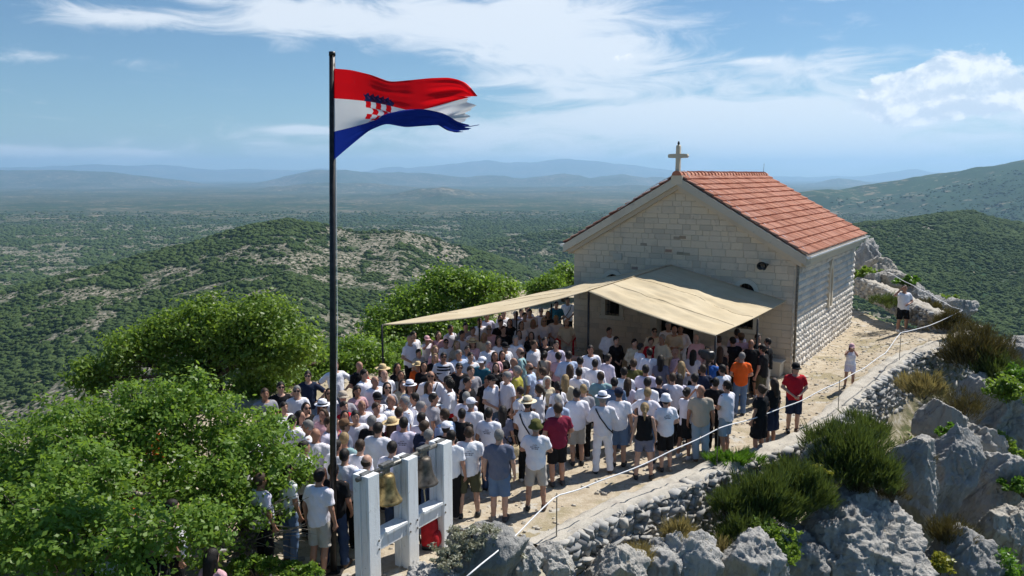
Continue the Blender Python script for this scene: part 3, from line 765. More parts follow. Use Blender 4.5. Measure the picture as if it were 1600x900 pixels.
# cross, wire, aerial
cross = MB()
cb = CH_A + .02
prof = [(-.075, 0), (.075, 0), (.07, .55), (.33, .56), (.36, .62), (.33, .68), (.07, .69), (.065, .93), (.03, .97), (-.03, .97), (-.065, .93), (-.07, .69), (-.33, .68), (-.36, .62), (-.33, .56), (-.07, .55)]
cross.prism([(W / 2 + a, cb + b * 1.06) for a, b in prof], -.17, -.05); cr_o = cross.obj('cross', MAT['trim_stone'], chapel)
MB().lathe([(0, 0), (.03, .01), (.045, .05), (.03, .10), (.012, .13), (0, .135)], 10, c=(W / 2, -.11, cb + 1.025)).obj('finial', MAT['dark_metal'], cr_o, True)
MB().box(W / 2 - .2, W / 2 + .2, RY0 - .004, .03, CH_A - .28, cb - .001).obj('cross_base', MAT['trim_stone'], cr_o)
wire = [(W / 2 - .1, -.1, cb + .1), (W / 2 + .15, .25, CH_A + .16)] + [(W / 2 + q, .32 + .03 * math.sin(q * 5), CH_A - q * math.tan(rs) + .085) for q in np.linspace(.3, W / 2 + OV, 12)]
MB().tube(wire, .014, 6).obj('lightning_wire', MAT['rope'], chapel, True)
MB().tube([(W / 2 - .1, -.1, cb + .1)] + [(W / 2 - q, -.15, CH_A - q * math.tan(rs) + .10 + .05 * math.sin(q * 2)) for q in np.linspace(.25, 2.2, 6)], .014, 6).obj('lightning_wire', MAT['rope'], chapel, True)
MB().tube([(W / 2, DEP - .2, CH_A), (W / 2 + .03, DEP - .2, CH_A + .55)], [.012, .006], 6).obj('aerial', MAT['steel'], chapel)
# step and bench at the foot of the front wall
bx, _z = facade(1205, 600)
MB().box(W - 1.5, W - .25, -.50, -.006, 0, .44).box(W - 1.56, W - .19, -.54, -.004, .441, .50).obj('bench', MAT['trim_stone'], chapel)

# ------------------------------------------------------------------ canopies
m, t = material('awning_cloth'); p = obj_pos(t)
c = t.ramp(t.noise(p, 1.2, 5), [(.3, (.58, .49, .33)), (.7, (.69, .60, .43))])
finish(t, c, .85, t.noise(t.n('ShaderNodeMapping', ins={'Vector': p, 'Scale': (6, 6, 6)}).outputs[0], 4, 3), .2, .01, 0, .15, (.22, (.85, .62, .25, 1))); MAT['awning'] = m


def fac_w(x, z, out=.03): return CH_L + EX * x - EY * out + Vector((0, 0, z))


cA = fac_w(*facade(1050, 414)); cB = fac_w(*facade(1229, 470)); cD = at_z(920, 455, 3.0); cC = at_z(1118, 524, 2.28); cE = at_z(597, 507, 2.32)
cG = CH_L + EX * -.12 + EY * .30; cG.z = at_y(893, 445, cG.y).z
print('canopy', cA, cB, cC, cD, cE, cG)


def cloth_patch(name, p00, p01, p11, p10, sag0, sagend, crease, seed, parent, nu=64, nv=56):
    """u: p00->p10 (ridge to eave), v: p00->p01"""
    U, V = np.meshgrid(np.linspace(0, 1, nu), np.linspace(0, 1, nv))
    P = sum(np.outer(wt.ravel(), np.array(q)) for wt, q in (((1 - U) * (1 - V), p00), ((1 - U) * V, p01), (U * V, p11), (U * (1 - V), p10)))
    u, v = U.ravel(), V.ravel()
    P[:, 2] -= sag0 * 4 * u * (1 - u) * (1 - v) + .04 * 4 * v * (1 - v) * u + sagend * 4 * u * (1 - u) * v
    cz = fbm(v * 16 + .35 * u * 6, u * 1.3, oct=3, seed=seed, ridged=True) * crease * (.3 + np.sin(np.pi * u)) + fbm(v * 4, u * 4, oct=3, seed=seed + 9) * crease * 1.1
    P[:, 2] += cz * np.minimum(1, np.minimum(u, 1 - u) * 9 + .1) * np.minimum(1, np.minimum(v, 1 - v) * 9 + .1)
    i = np.arange(nu * nv).reshape(nv, nu); q = np.stack([i[:-1, :-1], i[:-1, 1:], i[1:, 1:], i[1:, :-1]], -1).reshape(-1, 4)
    o = link(name, mesh(name, P, q, MAT['awning'], True), parent); s = o.modifiers.new('t', 'SOLIDIFY'); s.thickness = .012; s.offset = 0
    for vv in (.27, .52, .76):                           # sewn seams from ridge to eave
        rr_ = int(vv * (nv - 1)) * nu; MB().tube([tuple(P[rr_ + k_] + np.array((0, 0, .008))) for k_ in range(0, nu, 2)], .011, 5).obj('seam', MAT['awning'], o, True)
    h = MB()                                         # hemmed, roped front edge
    row = [tuple(P[k] + np.array((0, 0, -.01))) for k in range(nu)]; h.tube(row[::3] + [row[-1]], .017, 6); h.obj('hem', MAT['awning'], o, True)
    return o


def post(p, parent, r=.028, top=0.0):
    z0 = gz(p[0], p[1]) - .05
    po = MB().tube([(p[0], p[1], z0), (p[0], p[1], p[2] + top)], r, 8).obj('post', MAT['dark_metal'], parent, True)
    MB().lathe([(0, 0), (.1, 0), (.1, .012), (.03, .014)], 10, c=(p[0], p[1], z0 + .05)).obj('post_foot', MAT['dark_metal'], po)


can_r = link('canopy', None); tag(can_r, 'beige cloth awning sloping from chapel front over the doorway', 'canopy', 'cloth awnings before the chapel')
cloth_patch('cloth', cD, cA, cB, cC, .07, .02, .065, 300, can_r); post(cD, can_r, .034, -.01); post(cC + Vector((.02, .05, 0)), can_r, .03, -.03)
pr = at_z(1184, 500, 2.30); post((pr.x, pr.y, 2.33), can_r, .03)
MB().tube([cD + Vector((0, 0, -.03)), cA + Vector((0, 0, -.035))], .022, 8).obj('ridge_pole', MAT['dark_metal'], can_r)
can_l = link('canopy', None); tag(can_l, 'long beige cloth awning over the crowd, reaching from ridge pole towards trees', 'canopy', 'cloth awnings before the chapel')
cD2 = cD + Vector((-.02, .0, .022)); cA2 = cA + Vector((-.0, 0, .03))
cloth_patch('cloth', cD2, cA2, cG, cE, .22, .0, .055, 330, can_l); post(cE, can_l, .032, -.01)
for u in (693, 768, 836):
    a = ray(u, 500)[0]; s = (a * cE.y - cE.x) / ((cG.x - cE.x) - a * (cG.y - cE.y)); q = cE.lerp(cG, s); q = q.lerp(cD.lerp(cA, .5), .18); q.z = at_y(u, {693: 497, 768: 486, 836: 474}[u], q.y).z; post(q, can_l, .028, .0)

# ------------------------------------------------------------------ flagpole and flag
FP = at_z(521, 893); ft = at_y(519, 84, FP.y)
pole = link('flagpole', None, None, (FP.x, FP.y, 0)); tag(pole, 'tall dark metal flagpole standing beside the white bell frame', 'flagpole')
tip = ft - Vector((FP.x, FP.y, 0))
MB().tube([(0, 0, -.05), tip * .45, tip], [.055, .052, .045], 14).obj('shaft', MAT['dark_metal'], pole, True)
MB().box(-.16, .16, -.16, .16, -.03, .022).obj('base_plate', MAT['dark_metal'], pole)
MB().lathe([(0, .03), (.05, .03), (.052, -.03), (0, -.03)], 12, c=tip).obj('cap', MAT['dark_metal'], pole, True)
ca = tip * .985 + Vector((.05, -.02, 0)); MB().tube([ca, (tip * .5) + Vector((.075, -.02, 0)), Vector((.07, -.02, 1.3))], .006, 5).obj('halyard', MAT['rope'], pole)
MB().box(.045, .09, -.03, .01, 1.22, 1.42).obj('cleat', MAT['dark_metal'], pole)
m, t = material('flag_cloth'); uv = t.n('ShaderNodeUVMap', uv_map='UVMap'); sp = t.n('ShaderNodeSeparateXYZ', ins={0: uv.outputs[0]}); u_, v_ = sp.outputs[0], sp.outputs[1]
RED, WHT, BLU = (.78, .006, .012, 1), (.80, .80, .82, 1), (.012, .035, .30, 1)
c = t.mix(t.m('LESS_THAN', v_, .6667), RED, WHT); c = t.mix(t.m('LESS_THAN', v_, .3333), c, BLU)


def band(x, a, b): return t.m('MULTIPLY', t.m('GREATER_THAN', x, a), t.m('LESS_THAN', x, b))


U0, U1, V0, V1 = .24, .43, .30, .665                     # chequered shield across the stripes, five fields by five
cu = t.m('DIVIDE', t.m('SUBTRACT', u_, U0), U1 - U0); cv = t.m('DIVIDE', t.m('SUBTRACT', v_, V0), V1 - V0)
ch = t.m('MODULO', t.m('ADD', t.m('FLOOR', t.m('MULTIPLY', cu, 5)), t.m('FLOOR', t.m('MULTIPLY', cv, 5))), 2)
bot = t.m('SUBTRACT', 1.0, t.m('POWER', t.m('MULTIPLY', t.m('ABSOLUTE', t.m('SUBTRACT', cu, .5)), 2), 2.4))       # rounded foot of the shield
ins = t.m('MULTIPLY', band(cu, 0, 1), t.m('MULTIPLY', t.m('LESS_THAN', cv, 1.0), t.m('GREATER_THAN', cv, t.m('SUBTRACT', .42, t.m('MULTIPLY', bot, .42)))))
c = t.mix(ins, c, t.mix(t.m('GREATER_THAN', ch, .5), RED, WHT))
pts = t.m('PINGPONG', t.m('MULTIPLY', cu, 5), .5)           # crown of five small shields over it
crn = t.m('MULTIPLY', band(cu, -.06, 1.06), t.m('MULTIPLY', t.m('GREATER_THAN', cv, 1.0), t.m('LESS_THAN', cv, t.m('ADD', 1.20, t.m('MULTIPLY', pts, .22)))))
fields = t.m('MODULO', t.m('FLOOR', t.m('MULTIPLY', cu, 5)), 2)
c = t.mix(crn, c, t.mix(fields, (.015, .02, .09, 1), (.06, .012, .05, 1)))
gl = t.m('MULTIPLY', crn, t.m('LESS_THAN', t.m('ADD', t.m('POWER', t.m('SUBTRACT', t.m('FRACT', t.m('MULTIPLY', cu, 5)), .5), 2), t.m('POWER', t.m('MULTIPLY', t.m('SUBTRACT', cv, 1.14), 4), 2)), .05)); c = t.mix(gl, c, (.12, .04, .13, 1))
finish(t, c, .7, None, 0, 0, 0, .2, (.35, c)); MAT['flag'] = m
# rows of the cloth: red hem, red-white seam, belly of the fold, fold's crest, blue hem; across the length (photo pixels and metres towards the viewer)
keys = {  # u_px: [(w, v_px, towards camera)]
    0.00: [(0, 107, 0), (.33, 153, 0), (.66, 205, 0), (.83, 228, 0), (1, 250, 0)],
    0.12: [(0, 109, .10), (.33, 155, .06), (.58, 190, .02), (.70, 204, .06), (1, 229, .10)],
    0.27: [(0, 117, .10), (.33, 158, .10), (.54, 186, .02), (.69, 193, .12), (1, 204, .18)],
    0.40: [(0, 128, -.05), (.33, 163, -.04), (.50, 188, -.02), (.67, 177, .16), (1, 193, .24)],
    0.55: [(0, 125, -.16), (.33, 171, -.10), (.50, 203, -.02), (.67, 168, .18), (1, 199, .24)],
    0.68: [(0, 122, -.08), (.33, 170, -.06), (.50, 200, .02), (.67, 166, .18), (1, 197, .22)],
    0.82: [(0, 121, .06), (.33, 162, .04), (.50, 186, .08), (.67, 174, .16), (1, 195, .20)],
    0.92: [(0, 126, .12), (.33, 156, .10), (.5, 178, .10), (.67, 188, .14), (1, 208, .16)],
    1.00: [(0, 150, .16), (.33, 151, .12), (.5, 172, .10), (.67, 193, .12), (1, 206, .14)],
}
us = sorted(keys); nu, nw = 90, 60; FY = FP.y
ws = np.linspace(0, 1, nw); tab = []
for k in us:
    kk = keys[k]; tab.append([np.interp(ws, [q[0] for q in kk], [q[1] for q in kk]), np.interp(ws, [q[0] for q in kk], [q[2] for q in kk])])
tab = np.array(tab)                                     # (keys, 2, nw)
uu_ = np.linspace(0, 1, nu); grid = np.zeros((nu, 2, nw))
for a in range(2):
    for b in range(nw): grid[:, a, b] = np.interp(uu_, us, tab[:, a, b])
for _ in range(10): grid[1:-1] = (grid[:-2] + 2 * grid[1:-1] + grid[2:]) / 4
for _ in range(8): grid[:, :, 1:-1] = (grid[:, :, :-2] + 2 * grid[:, :, 1:-1] + grid[:, :, 2:]) / 4
fv = []
for i in range(nu):
    for j in range(nw):
        uend = 737 - 10 * ws[j] + 5 * math.sin(ws[j] * 17) + 5 * math.sin(ws[j] * 43 + 1) + 3 * math.sin(ws[j] * 90); upx = 521.5 + (uend - 521.5) * uu_[i]
        dep = grid[i, 1, j] + .05 * math.sin(uu_[i] * 15 + ws[j] * 2.5) * uu_[i]
        q = at_y(upx, grid[i, 0, j], FY - .03 - dep); fv.append(q)
fi = np.arange(nu * nw).reshape(nu, nw); ff = np.stack([fi[:-1, :-1], fi[1:, :-1], fi[1:, 1:], fi[:-1, 1:]], -1).reshape(-1, 4)
fme = mesh('flag', fv, ff, MAT['flag'], True); ul = fme.uv_layers.new(name='UVMap')
li = np.zeros(len(fme.loops), np.int32); fme.loops.foreach_get('vertex_index', li)
ul.data.foreach_set('uv', np.stack([uu_[li // nw], 1 - ws[li % nw]], -1).astype(np.float32).ravel())
flag = link('flag', fme); tag(flag, 'red white and blue flag with chequered shield blowing from the flagpole', 'flag')
tat = MB(); q0 = at_y(722, 197, FY - .16); tat.tube([q0, at_y(735, 197.5, FY - .15), at_y(749, 195, FY - .13)], [.012, .007, .004], 5); tat.obj('torn_thread', MAT['flag'], flag)

# ------------------------------------------------------------------ bell frame
bfo = at_z(576, 919); bfe = at_z(690, 850)
bdir = (bfe - bfo).normalized(); blen = (bfe - bfo).length; bang = math.atan2(bdir.y, bdir.x)
frame = link('belfry', None, None, bfo, (0, 0, bang)); tag(frame, 'white painted concrete bell frame with three posts', 'bell frame')
BH = 1.90
for k in range(3):
    x = k * blen / 2; po = link('post', None, frame, (x, 0, 0))
    for s in (-1, 1): o = MB().box(-.13, .13, .02 if s > 0 else -.16, .16 if s > 0 else -.02, -.15, BH).obj('post_half', MAT['white_paint'], po); bv_ = o.modifiers.new('b', 'BEVEL'); bv_.width = .012; bv_.segments = 2
    MB().box(-.10, .10, -.021, .021, -.15, BH - .06).obj('post_web', MAT['white_paint'], po)
for k in range(2):
    x0, x1 = k * blen / 2 + .131, (k + 1) * blen / 2 - .131
    o = MB().box(x0, x1, -.12, .12, .60, .86).obj('cross_beam', MAT['white_paint'], frame); o.modifiers.new('b', 'BEVEL').width = .01
    MB().box(x0 + .15, x1 - .02, -.165, -.121, .825, .868).obj('ledge', MAT['white_paint'], frame)
MB().tube([(-.2, 0, BH - .045), (blen + .12, 0, BH - .045)], .038, 10).obj('axle', MAT['steel'], frame, True)
for k in range(3):
    x = k * blen / 2
    MB().box(x - .10, x + .10, -.055, .055, BH - .10, BH + .012).obj('bearing', MAT['steel'], frame)
    for zz in (.66, .80):
        for sd_ in (-1, 1):
            if 0 <= k + sd_ <= 2: MB().lathe([(0, 0), (.018, 0), (.018, .012), (0, .014)], 6, M=Matrix.Translation((x + sd_ * .09, -.161, zz)) @ Matrix.Rotation(R(90), 4, 'X')).obj('bolt', MAT['steel'], frame)
for k, (mt, lab) in enumerate((('brass', 'golden brass bell hanging in bell frame near the flagpole'), ('bronze', 'dark bronze bell hanging in bell frame beside the red backpack'))):
    x = blen / 2 * (k + .5); b = link('bell', None, None, bfo + bdir * x + Vector((0, 0, BH - .045)), (0, 0, bang)); tag(b, lab, 'bell', 'church bells')
    prof = [(0, -.10), (.07, -.10), (.115, -.12), (.135, -.16), (.145, -.25), (.16, -.36), (.19, -.45), (.235, -.525), (.25, -.545), (.25, -.57), (.22, -.575), (.19, -.51), (.14, -.36), (.12, -.2), (0, -.14)]
    MB().lathe(prof, 28).obj('bell_body', MAT[mt], b, True)
    MB().box(-.06, .06, -.03, .03, -.115, .06).box(-.13, .13, -.055, .055, .03, .075).obj('yoke', MAT['steel'], b)
    MB().tube([(0, 0, -.2), (0, 0, -.56), (0, 0, -.62)], [.012, .014, .012], 8).lathe([(0, -.60), (.03, -.615), (.04, -.65), (.03, -.68), (0, -.69)], 10).obj('clapper', MAT['steel'], b, True)
    if k: MB().tube([(0, 0, -.66), (0.01, -.02, -.90)], .012, 6).obj('bell_rope', MAT['straw'], b)
bp = at_z(672, 856); bk = link('backpack', None, None, bp, (0, 0, bang + .2)); tag(bk, 'red backpack standing at the foot of the bell frame', 'backpack')


def soft_box(name, sx_, sy_, sz_, mat, parent, loc=(0, 0, 0), pw=3.4):
    v, f = cube_sphere(8); s = v / (np.sum(np.abs(v) ** pw, axis=1) ** (1 / pw))[:, None]
    s = s * (1 + .05 * fbm(v[:, 0] * 2, v[:, 1] * 2, v[:, 2] * 2, seed=3))[:, None] * np.array([sx_ / 2, sy_ / 2, sz_ / 2]); return link(name, mesh(name, s, f, mat, True), parent, loc)


soft_box('pack_body', .36, .26, .58, MAT['red_fabric'], bk, (0, 0, .29), 3.0); soft_box('front_pocket', .28, .16, .30, MAT['red_fabric'], bk, (0, -.12, .19), 2.6); soft_box('base', .33, .24, .12, MAT['black_plastic'], bk, (0, 0, .05))
MB().tube([(-.05, .0, .55), (-.03, 0, .62), (.03, 0, .62), (.05, 0, .55)], .012, 6).obj('grab_handle', MAT['black_plastic'], bk)
for s in (-1, 1): MB().tube([(s * .09, .12, .5), (s * .10, .19, .35), (s * .10, .13, .1)], .02, 6).obj('strap', MAT['black_plastic'], bk, True)
# ------------------------------------------------------------------ people: bodies and clothes grown as smooth continuous surfaces
class Field:
    def __init__(s, lo, hi, h):
        s.lo = np.array(lo, float); s.h = h; n = np.ceil((np.array(hi) - s.lo) / h).astype(int) + 1
        s.n = n; s.ax = [s.lo[i] + h * np.arange(n[i]) for i in range(3)]; s.F = np.full(tuple(n), 1.0)
    def sub(s, a, b):
        sl = []
        for i in range(3):
            i0 = max(0, int((a[i] - s.lo[i]) / s.h)); i1 = min(s.n[i], int((b[i] - s.lo[i]) / s.h) + 2); sl.append(slice(i0, max(i1, i0 + 1)))
        g = np.meshgrid(*[s.ax[i][sl[i]] for i in range(3)], indexing='ij'); return tuple(sl), g
    def blend(s, sl, d, k):
        f = s.F[sl]
        if k <= 0: s.F[sl] = np.minimum(f, d); return
        hh = np.clip(.5 + .5 * (f - d) / k, 0, 1); s.F[sl] = f * (1 - hh) + d * hh - k * hh * (1 - hh)
    def cap(s, a, b, ra, rb, k=.02, cut=None):
        a, b = np.array(a, float), np.array(b, float); m = max(ra, rb) + k + .03
        sl, (x, y, z) = s.sub(np.minimum(a, b) - m, np.maximum(a, b) + m); ab = b - a; L2 = ab @ ab + 1e-9
        t = ((x - a[0]) * ab[0] + (y - a[1]) * ab[1] + (z - a[2]) * ab[2]) / L2; tc_ = np.clip(t, 0, 1)
        d = np.sqrt((x - a[0] - tc_ * ab[0]) ** 2 + (y - a[1] - tc_ * ab[1]) ** 2 + (z - a[2] - tc_ * ab[2]) ** 2) - (ra + (rb - ra) * tc_)
        if cut is not None: d = np.maximum(d, (t - cut) * math.sqrt(L2))
        s.blend(sl, d, k)
    def ell(s, c, r, k=.03):
        c, r = np.array(c, float), np.array(r, float); sl, (x, y, z) = s.sub(c - r - k - .03, c + r + k + .03)
        p = [(q - c[i]) for i, q in enumerate((x, y, z))]; k0 = np.sqrt(sum((p[i] / r[i]) ** 2 for i in range(3))); k1 = np.sqrt(sum((p[i] / r[i] ** 2) ** 2 for i in range(3))) + 1e-9
        s.blend(sl, k0 * (k0 - 1) / k1, k)
    def keep(s, fn):
        g = np.meshgrid(*s.ax, indexing='ij'); s.F = np.maximum(s.F, fn(*g))
    def nets(s):
        F = s.F; I = F < 0; n = s.n - 1
        cnt = sum(I[a:a + n[0], b:b + n[1], c:c + n[2]].astype(np.int8) for a in (0, 1) for b in (0, 1) for c in (0, 1))
        act = (cnt > 0) & (cnt < 8); ci = np.argwhere(act); ids = np.full(tuple(n), -1); ids[act] = np.arange(len(ci))
        acc = np.zeros((len(ci), 3)); num = np.zeros(len(ci)); cor = [np.array(q) for q in ((0, 0, 0), (1, 0, 0), (0, 1, 0), (1, 1, 0), (0, 0, 1), (1, 0, 1), (0, 1, 1), (1, 1, 1))]
        for i, j in ((0, 1), (2, 3), (4, 5), (6, 7), (0, 2), (1, 3), (4, 6), (5, 7), (0, 4), (1, 5), (2, 6), (3, 7)):
            fa = F[tuple((ci + cor[i]).T)]; fb = F[tuple((ci + cor[j]).T)]; mk = (fa < 0) != (fb < 0)
            t = np.where(mk, fa / np.where(fa == fb, 1, fa - fb), 0)[:, None]
            acc += np.where(mk[:, None], cor[i] + (cor[j] - cor[i]) * t, 0); num += mk
        V = s.lo + (ci + acc / num[:, None]) * s.h; Q = []
        for ax in range(3):
            b, c = (ax + 1) % 3, (ax + 2) % 3
            A = [slice(1, -1)] * 3; B = [slice(1, -1)] * 3; A[ax] = slice(0, -1); B[ax] = slice(1, None)
            ia, ib = I[tuple(A)], I[tuple(B)]; e = np.argwhere(ia != ib); flip = ia[tuple(e.T)]
            base = e + 1; base[:, ax] -= 1
            db, dc = np.eye(3, dtype=int)[b], np.eye(3, dtype=int)[c]
            q = np.stack([ids[tuple((base - db - dc).T)], ids[tuple((base - dc).T)], ids[tuple(base.T)], ids[tuple((base - db).T)]], -1)
            Q.append(np.where(flip[:, None], q, q[:, ::-1]))
        Q = np.concatenate(Q); return V, Q[(Q >= 0).all(1)]


POSES = {  # right elbow, right wrist, left elbow, left wrist (x grows to the person's right)
    'side': ((.245, -.03, 1.15), (.265, .04, .90), (-.245, -.03, 1.15), (-.265, .04, .90)),
    'loose': ((.26, -.05, 1.16), (.25, .10, .94), (-.245, -.02, 1.15), (-.27, .02, .90)),
    'clasp': ((.275, -.02, 1.16), (.07, .18, 1.00), (-.275, -.02, 1.16), (-.07, .19, 1.01)),
    'cross': ((.27, .06, 1.18), (-.07, .20, 1.22), (-.27, .06, 1.18), (.07, .22, 1.17)),
    'back': ((.285, -.07, 1.16), (.06, -.19, .99), (-.285, -.07, 1.16), (-.06, -.20, .98)),
    'hips': ((.42, -.09, 1.18), (.225, .03, 1.03), (-.42, -.09, 1.18), (-.225, .03, 1.03)),
    'read': ((.25, .04, 1.16), (.11, .29, 1.15), (-.25, .04, 1.16), (-.11, .29, 1.15)),
    'phone': ((.24, .22, 1.37), (.07, .34, 1.60), (-.24, .22, 1.37), (-.07, .34, 1.60)),
    'shade': ((.36, .12, 1.42), (.17, .14, 1.66), (-.27, .03, 1.16), (-.05, .20, 1.08)),
}
STANCE = {'side': .0, 'loose': .035, 'clasp': .0, 'cross': .03, 'back': .015, 'hips': .05, 'read': .01, 'phone': .02, 'shade': .04}
LO, HI = (-.56, -.34, -.02), (.56, .50, 1.84)


def anatomy(sex, pose):
    f = sex == 'f'; st = STANCE[pose]
    A = dict(sw=.165 if f else .188, st=st, hip=.092 if f else .088)
    A['torso'] = [((0, 0, .955), (.178, .122, .13) if f else (.168, .118, .13)), ((0, .005, 1.11), (.132, .10, .16) if f else (.155, .115, .17)), ((0, -.005, 1.30), (.152, .108, .19) if f else (.182, .125, .20))]
    A['belly'] = [((.062, .085, 1.285), (.066, .06, .065)), ((-.062, .085, 1.285), (.066, .06, .065))] if f else [((0, .05, 1.08), (.12, .10, .13))]
    re, rw, le, lw = [np.array(q) for q in POSES[pose]]; sh = (A['sw'] / .188)
    A['arms'] = [(np.array((s * A['sw'], -.005, 1.425)), e * np.array((sh, 1, 1)), wv) for s, e, wv in ((1, re, rw), (-1, le, lw))]
    A['legs'] = [(np.array((s * A['hip'], 0, .90)), np.array((s * (A['hip'] + .01 + st), .02 + .02 * s * (st > 0), .485)), np.array((s * (A['hip'] + .012 + 1.6 * st), -.015 + .03 * s * (st > 0), .085))) for s in (1, -1)]
    A['thin'] = .86 if f else 1.0
    return A


_cache = {}


def body_mesh(sex, pose):
    if ('body', sex, pose) in _cache: return _cache['body', sex, pose]
    A = anatomy(sex, pose); g = Field(LO, HI, .0125); th = A['thin']
    for c, r in A['torso'] + A['belly']: g.ell(c, r, .05)
    g.cap((-A['sw'] + .03, -.005, 1.43), (A['sw'] - .03, -.005, 1.43), .055, .055, .05)
    g.cap((0, -.015, 1.42), (0, .008, 1.57), .056 * th, .054 * th, .03)
    g.ell((0, .012, 1.665), (.076, .097, .108), .02); g.ell((0, .045, 1.59), (.052, .056, .052), .04)
    for S, E, Wr in A['arms']:
        g.cap(S, E, .052 * th, .041 * th, .03); g.cap(E, Wr, .042 * th, .027 * th, .015)
        d = (Wr - E) / np.linalg.norm(Wr - E); n_ = np.array((-np.sign(S[0]), .25, -.1)); sd = np.cross(d, n_); sd /= np.linalg.norm(sd); n_ = np.cross(sd, d)
        k = Wr + d * .085
        for s in (-.022, .0, .022): g.cap(Wr + d * .012 + sd * s * .6, k + sd * s, .017, .017, .012)
        for i, ln in enumerate((.062, .074, .070, .055)):
            b0 = k + sd * (i - 1.5) * .022; m1 = b0 + d * ln * .5 + n_ * .010 + sd * (i - 1.5) * .005; m2 = m1 + d * ln * .38 + n_ * .028 + sd * (i - 1.5) * .004
            g.cap(b0, m1, .0105, .010, .004); g.cap(m1, m2, .010, .0085, .002)
        t0 = Wr + d * .03 - sd * .028; g.cap(t0, t0 + d * .035 - sd * .026 + n_ * .01, .013, .011, .008); g.cap(t0 + d * .035 - sd * .026 + n_ * .01, t0 + d * .065 - sd * .028 + n_ * .02, .011, .009, .002)
    for H, K, An in A['legs']:
        g.cap(H, K, .086 * (1.04 if th < 1 else 1), .055, .035); g.cap(K, K * .55 + An * .45 + np.array((0, -.012, 0)), .054, .053, .02); g.cap(K * .55 + An * .45 + np.array((0, -.012, 0)), An, .052, .036, .02)
        g.cap(An + np.array((0, -.03, -.045)), An + np.array((np.sign(An[0]) * .025, .15, -.05)), .036, .030, .02)
    g.cap((0, .105, 1.672), (0, .122, 1.640), .009, .015, .012)
    g.keep(lambda x, y, z: -z)
    for s in (1, -1):
        g.ell((s * .078, .0, 1.648), (.011, .022, .032), .006)
    V, Q = g.nets(); me = mesh('person', V, Q, MAT['skin'], True); _cache['body', sex, pose] = me; return me


def garment(kind, sex, pose, length):
    key = (kind, sex, pose, length)
    if key in _cache: return _cache[key]
    A = anatomy(sex, pose); g = Field(LO, HI, .0165); th = A['thin']; seed = hash((sex, pose)) % 7
    wr = lambda x, y, z: .006 * np.sin(z * 34 + 5 * x + 3 * np.sin(9 * x + 4 * y)) * np.sin(x * 21 + 7 * y)
    if kind == 'top':
        for c, r in A['torso'] + A['belly']: g.ell(c, np.array(r) + np.array((.02, .022, .03)), .07)
        g.cap((0, .002, 1.22), (0, .002, .84), .14 * th, .165 * th, .06)
        g.F = np.where(True, g.F, g.F)
        g.cap((-A['sw'] + .03, -.005, 1.43), (A['sw'] - .03, -.005, 1.425), .056, .056, .06)
        if length != 'tank':
            for S, E, Wr in A['arms']:
                g.cap(S + np.array((0, 0, -.012)), E, .062 * th, .064 * th, .05, .72 if length == 'short' else None)
                if length == 'long': g.cap(E, Wr, .060 * th, .044 * th, .02, .95)
        else: g.keep(lambda x, y, z: np.abs(x) - (A['sw'] - .015) - np.maximum(0, 1.34 - z) * 1.2)
        hem = .86 if length != 'tank' else .93
        g.keep(lambda x, y, z: np.maximum(hem + .012 * np.sin(x * 19 + y * 8) - z, (z - 1.475) - .25 * np.abs(x) + .28 * y))
        g.keep(lambda x, y, z: .068 - np.sqrt((x / 1.15) ** 2 + (y - .02) ** 2 + ((z - 1.515) * .8) ** 2))
        # flatten the loose skirt of the shirt front to back
        g.keep(lambda x, y, z: np.abs(y - .01) - (.165 if sex == 'm' else .15))
    elif kind == 'bottom':
        g.ell((0, 0, .955), (A['torso'][0][1][0] + .014, A['torso'][0][1][1] + .018, .15), .05)
        cutz = {'short': .50, 'long': .055, 'hot': .66}.get(length, .05)
        if length in ('skirt', 'dress', 'gown'):
            zb = {'skirt': .55, 'dress': .46, 'gown': .16}[length]
            g.cap((0, 0, .98), (0, 0, zb), .165, .215 if zb > .3 else .25, .05); g.keep(lambda x, y, z: np.abs(y) - .145 - .02 * np.sin(x * 40)); g.keep(lambda x, y, z: np.maximum(zb - z, z - 1.05))
        else:
            w0 = .012 if length != 'long' else .0
            for H, K, An in A['legs']:
                g.cap(H, K, .104, .082 + w0, .03); g.cap(K + np.array((0, -.006, 0)), An + np.array((0, -.006, 0)), .082 + w0, .068, .025)
            g.keep(lambda x, y, z: np.maximum(cutz - z, z - 1.02))
        
    elif kind == 'sash':
        g.ell((0, 0, .985), (A['torso'][0][1][0] + .036, A['torso'][0][1][1] + .04, .2), .03); g.keep(lambda x, y, z: np.maximum(.925 - z, z - 1.03))
    g.F += wr(*np.meshgrid(*g.ax, indexing='ij')) * (1.0 if kind != 'sash' else .4)
    V, Q = g.nets(); nm = {'top': 'shirt', 'bottom': 'trousers' if length == 'long' else 'skirt' if length in ('skirt', 'dress', 'gown') else 'shorts', 'sash': 'sash'}[kind]
    me = mesh(nm, V, Q, MAT['cloth'], True); _cache[key] = me; return me


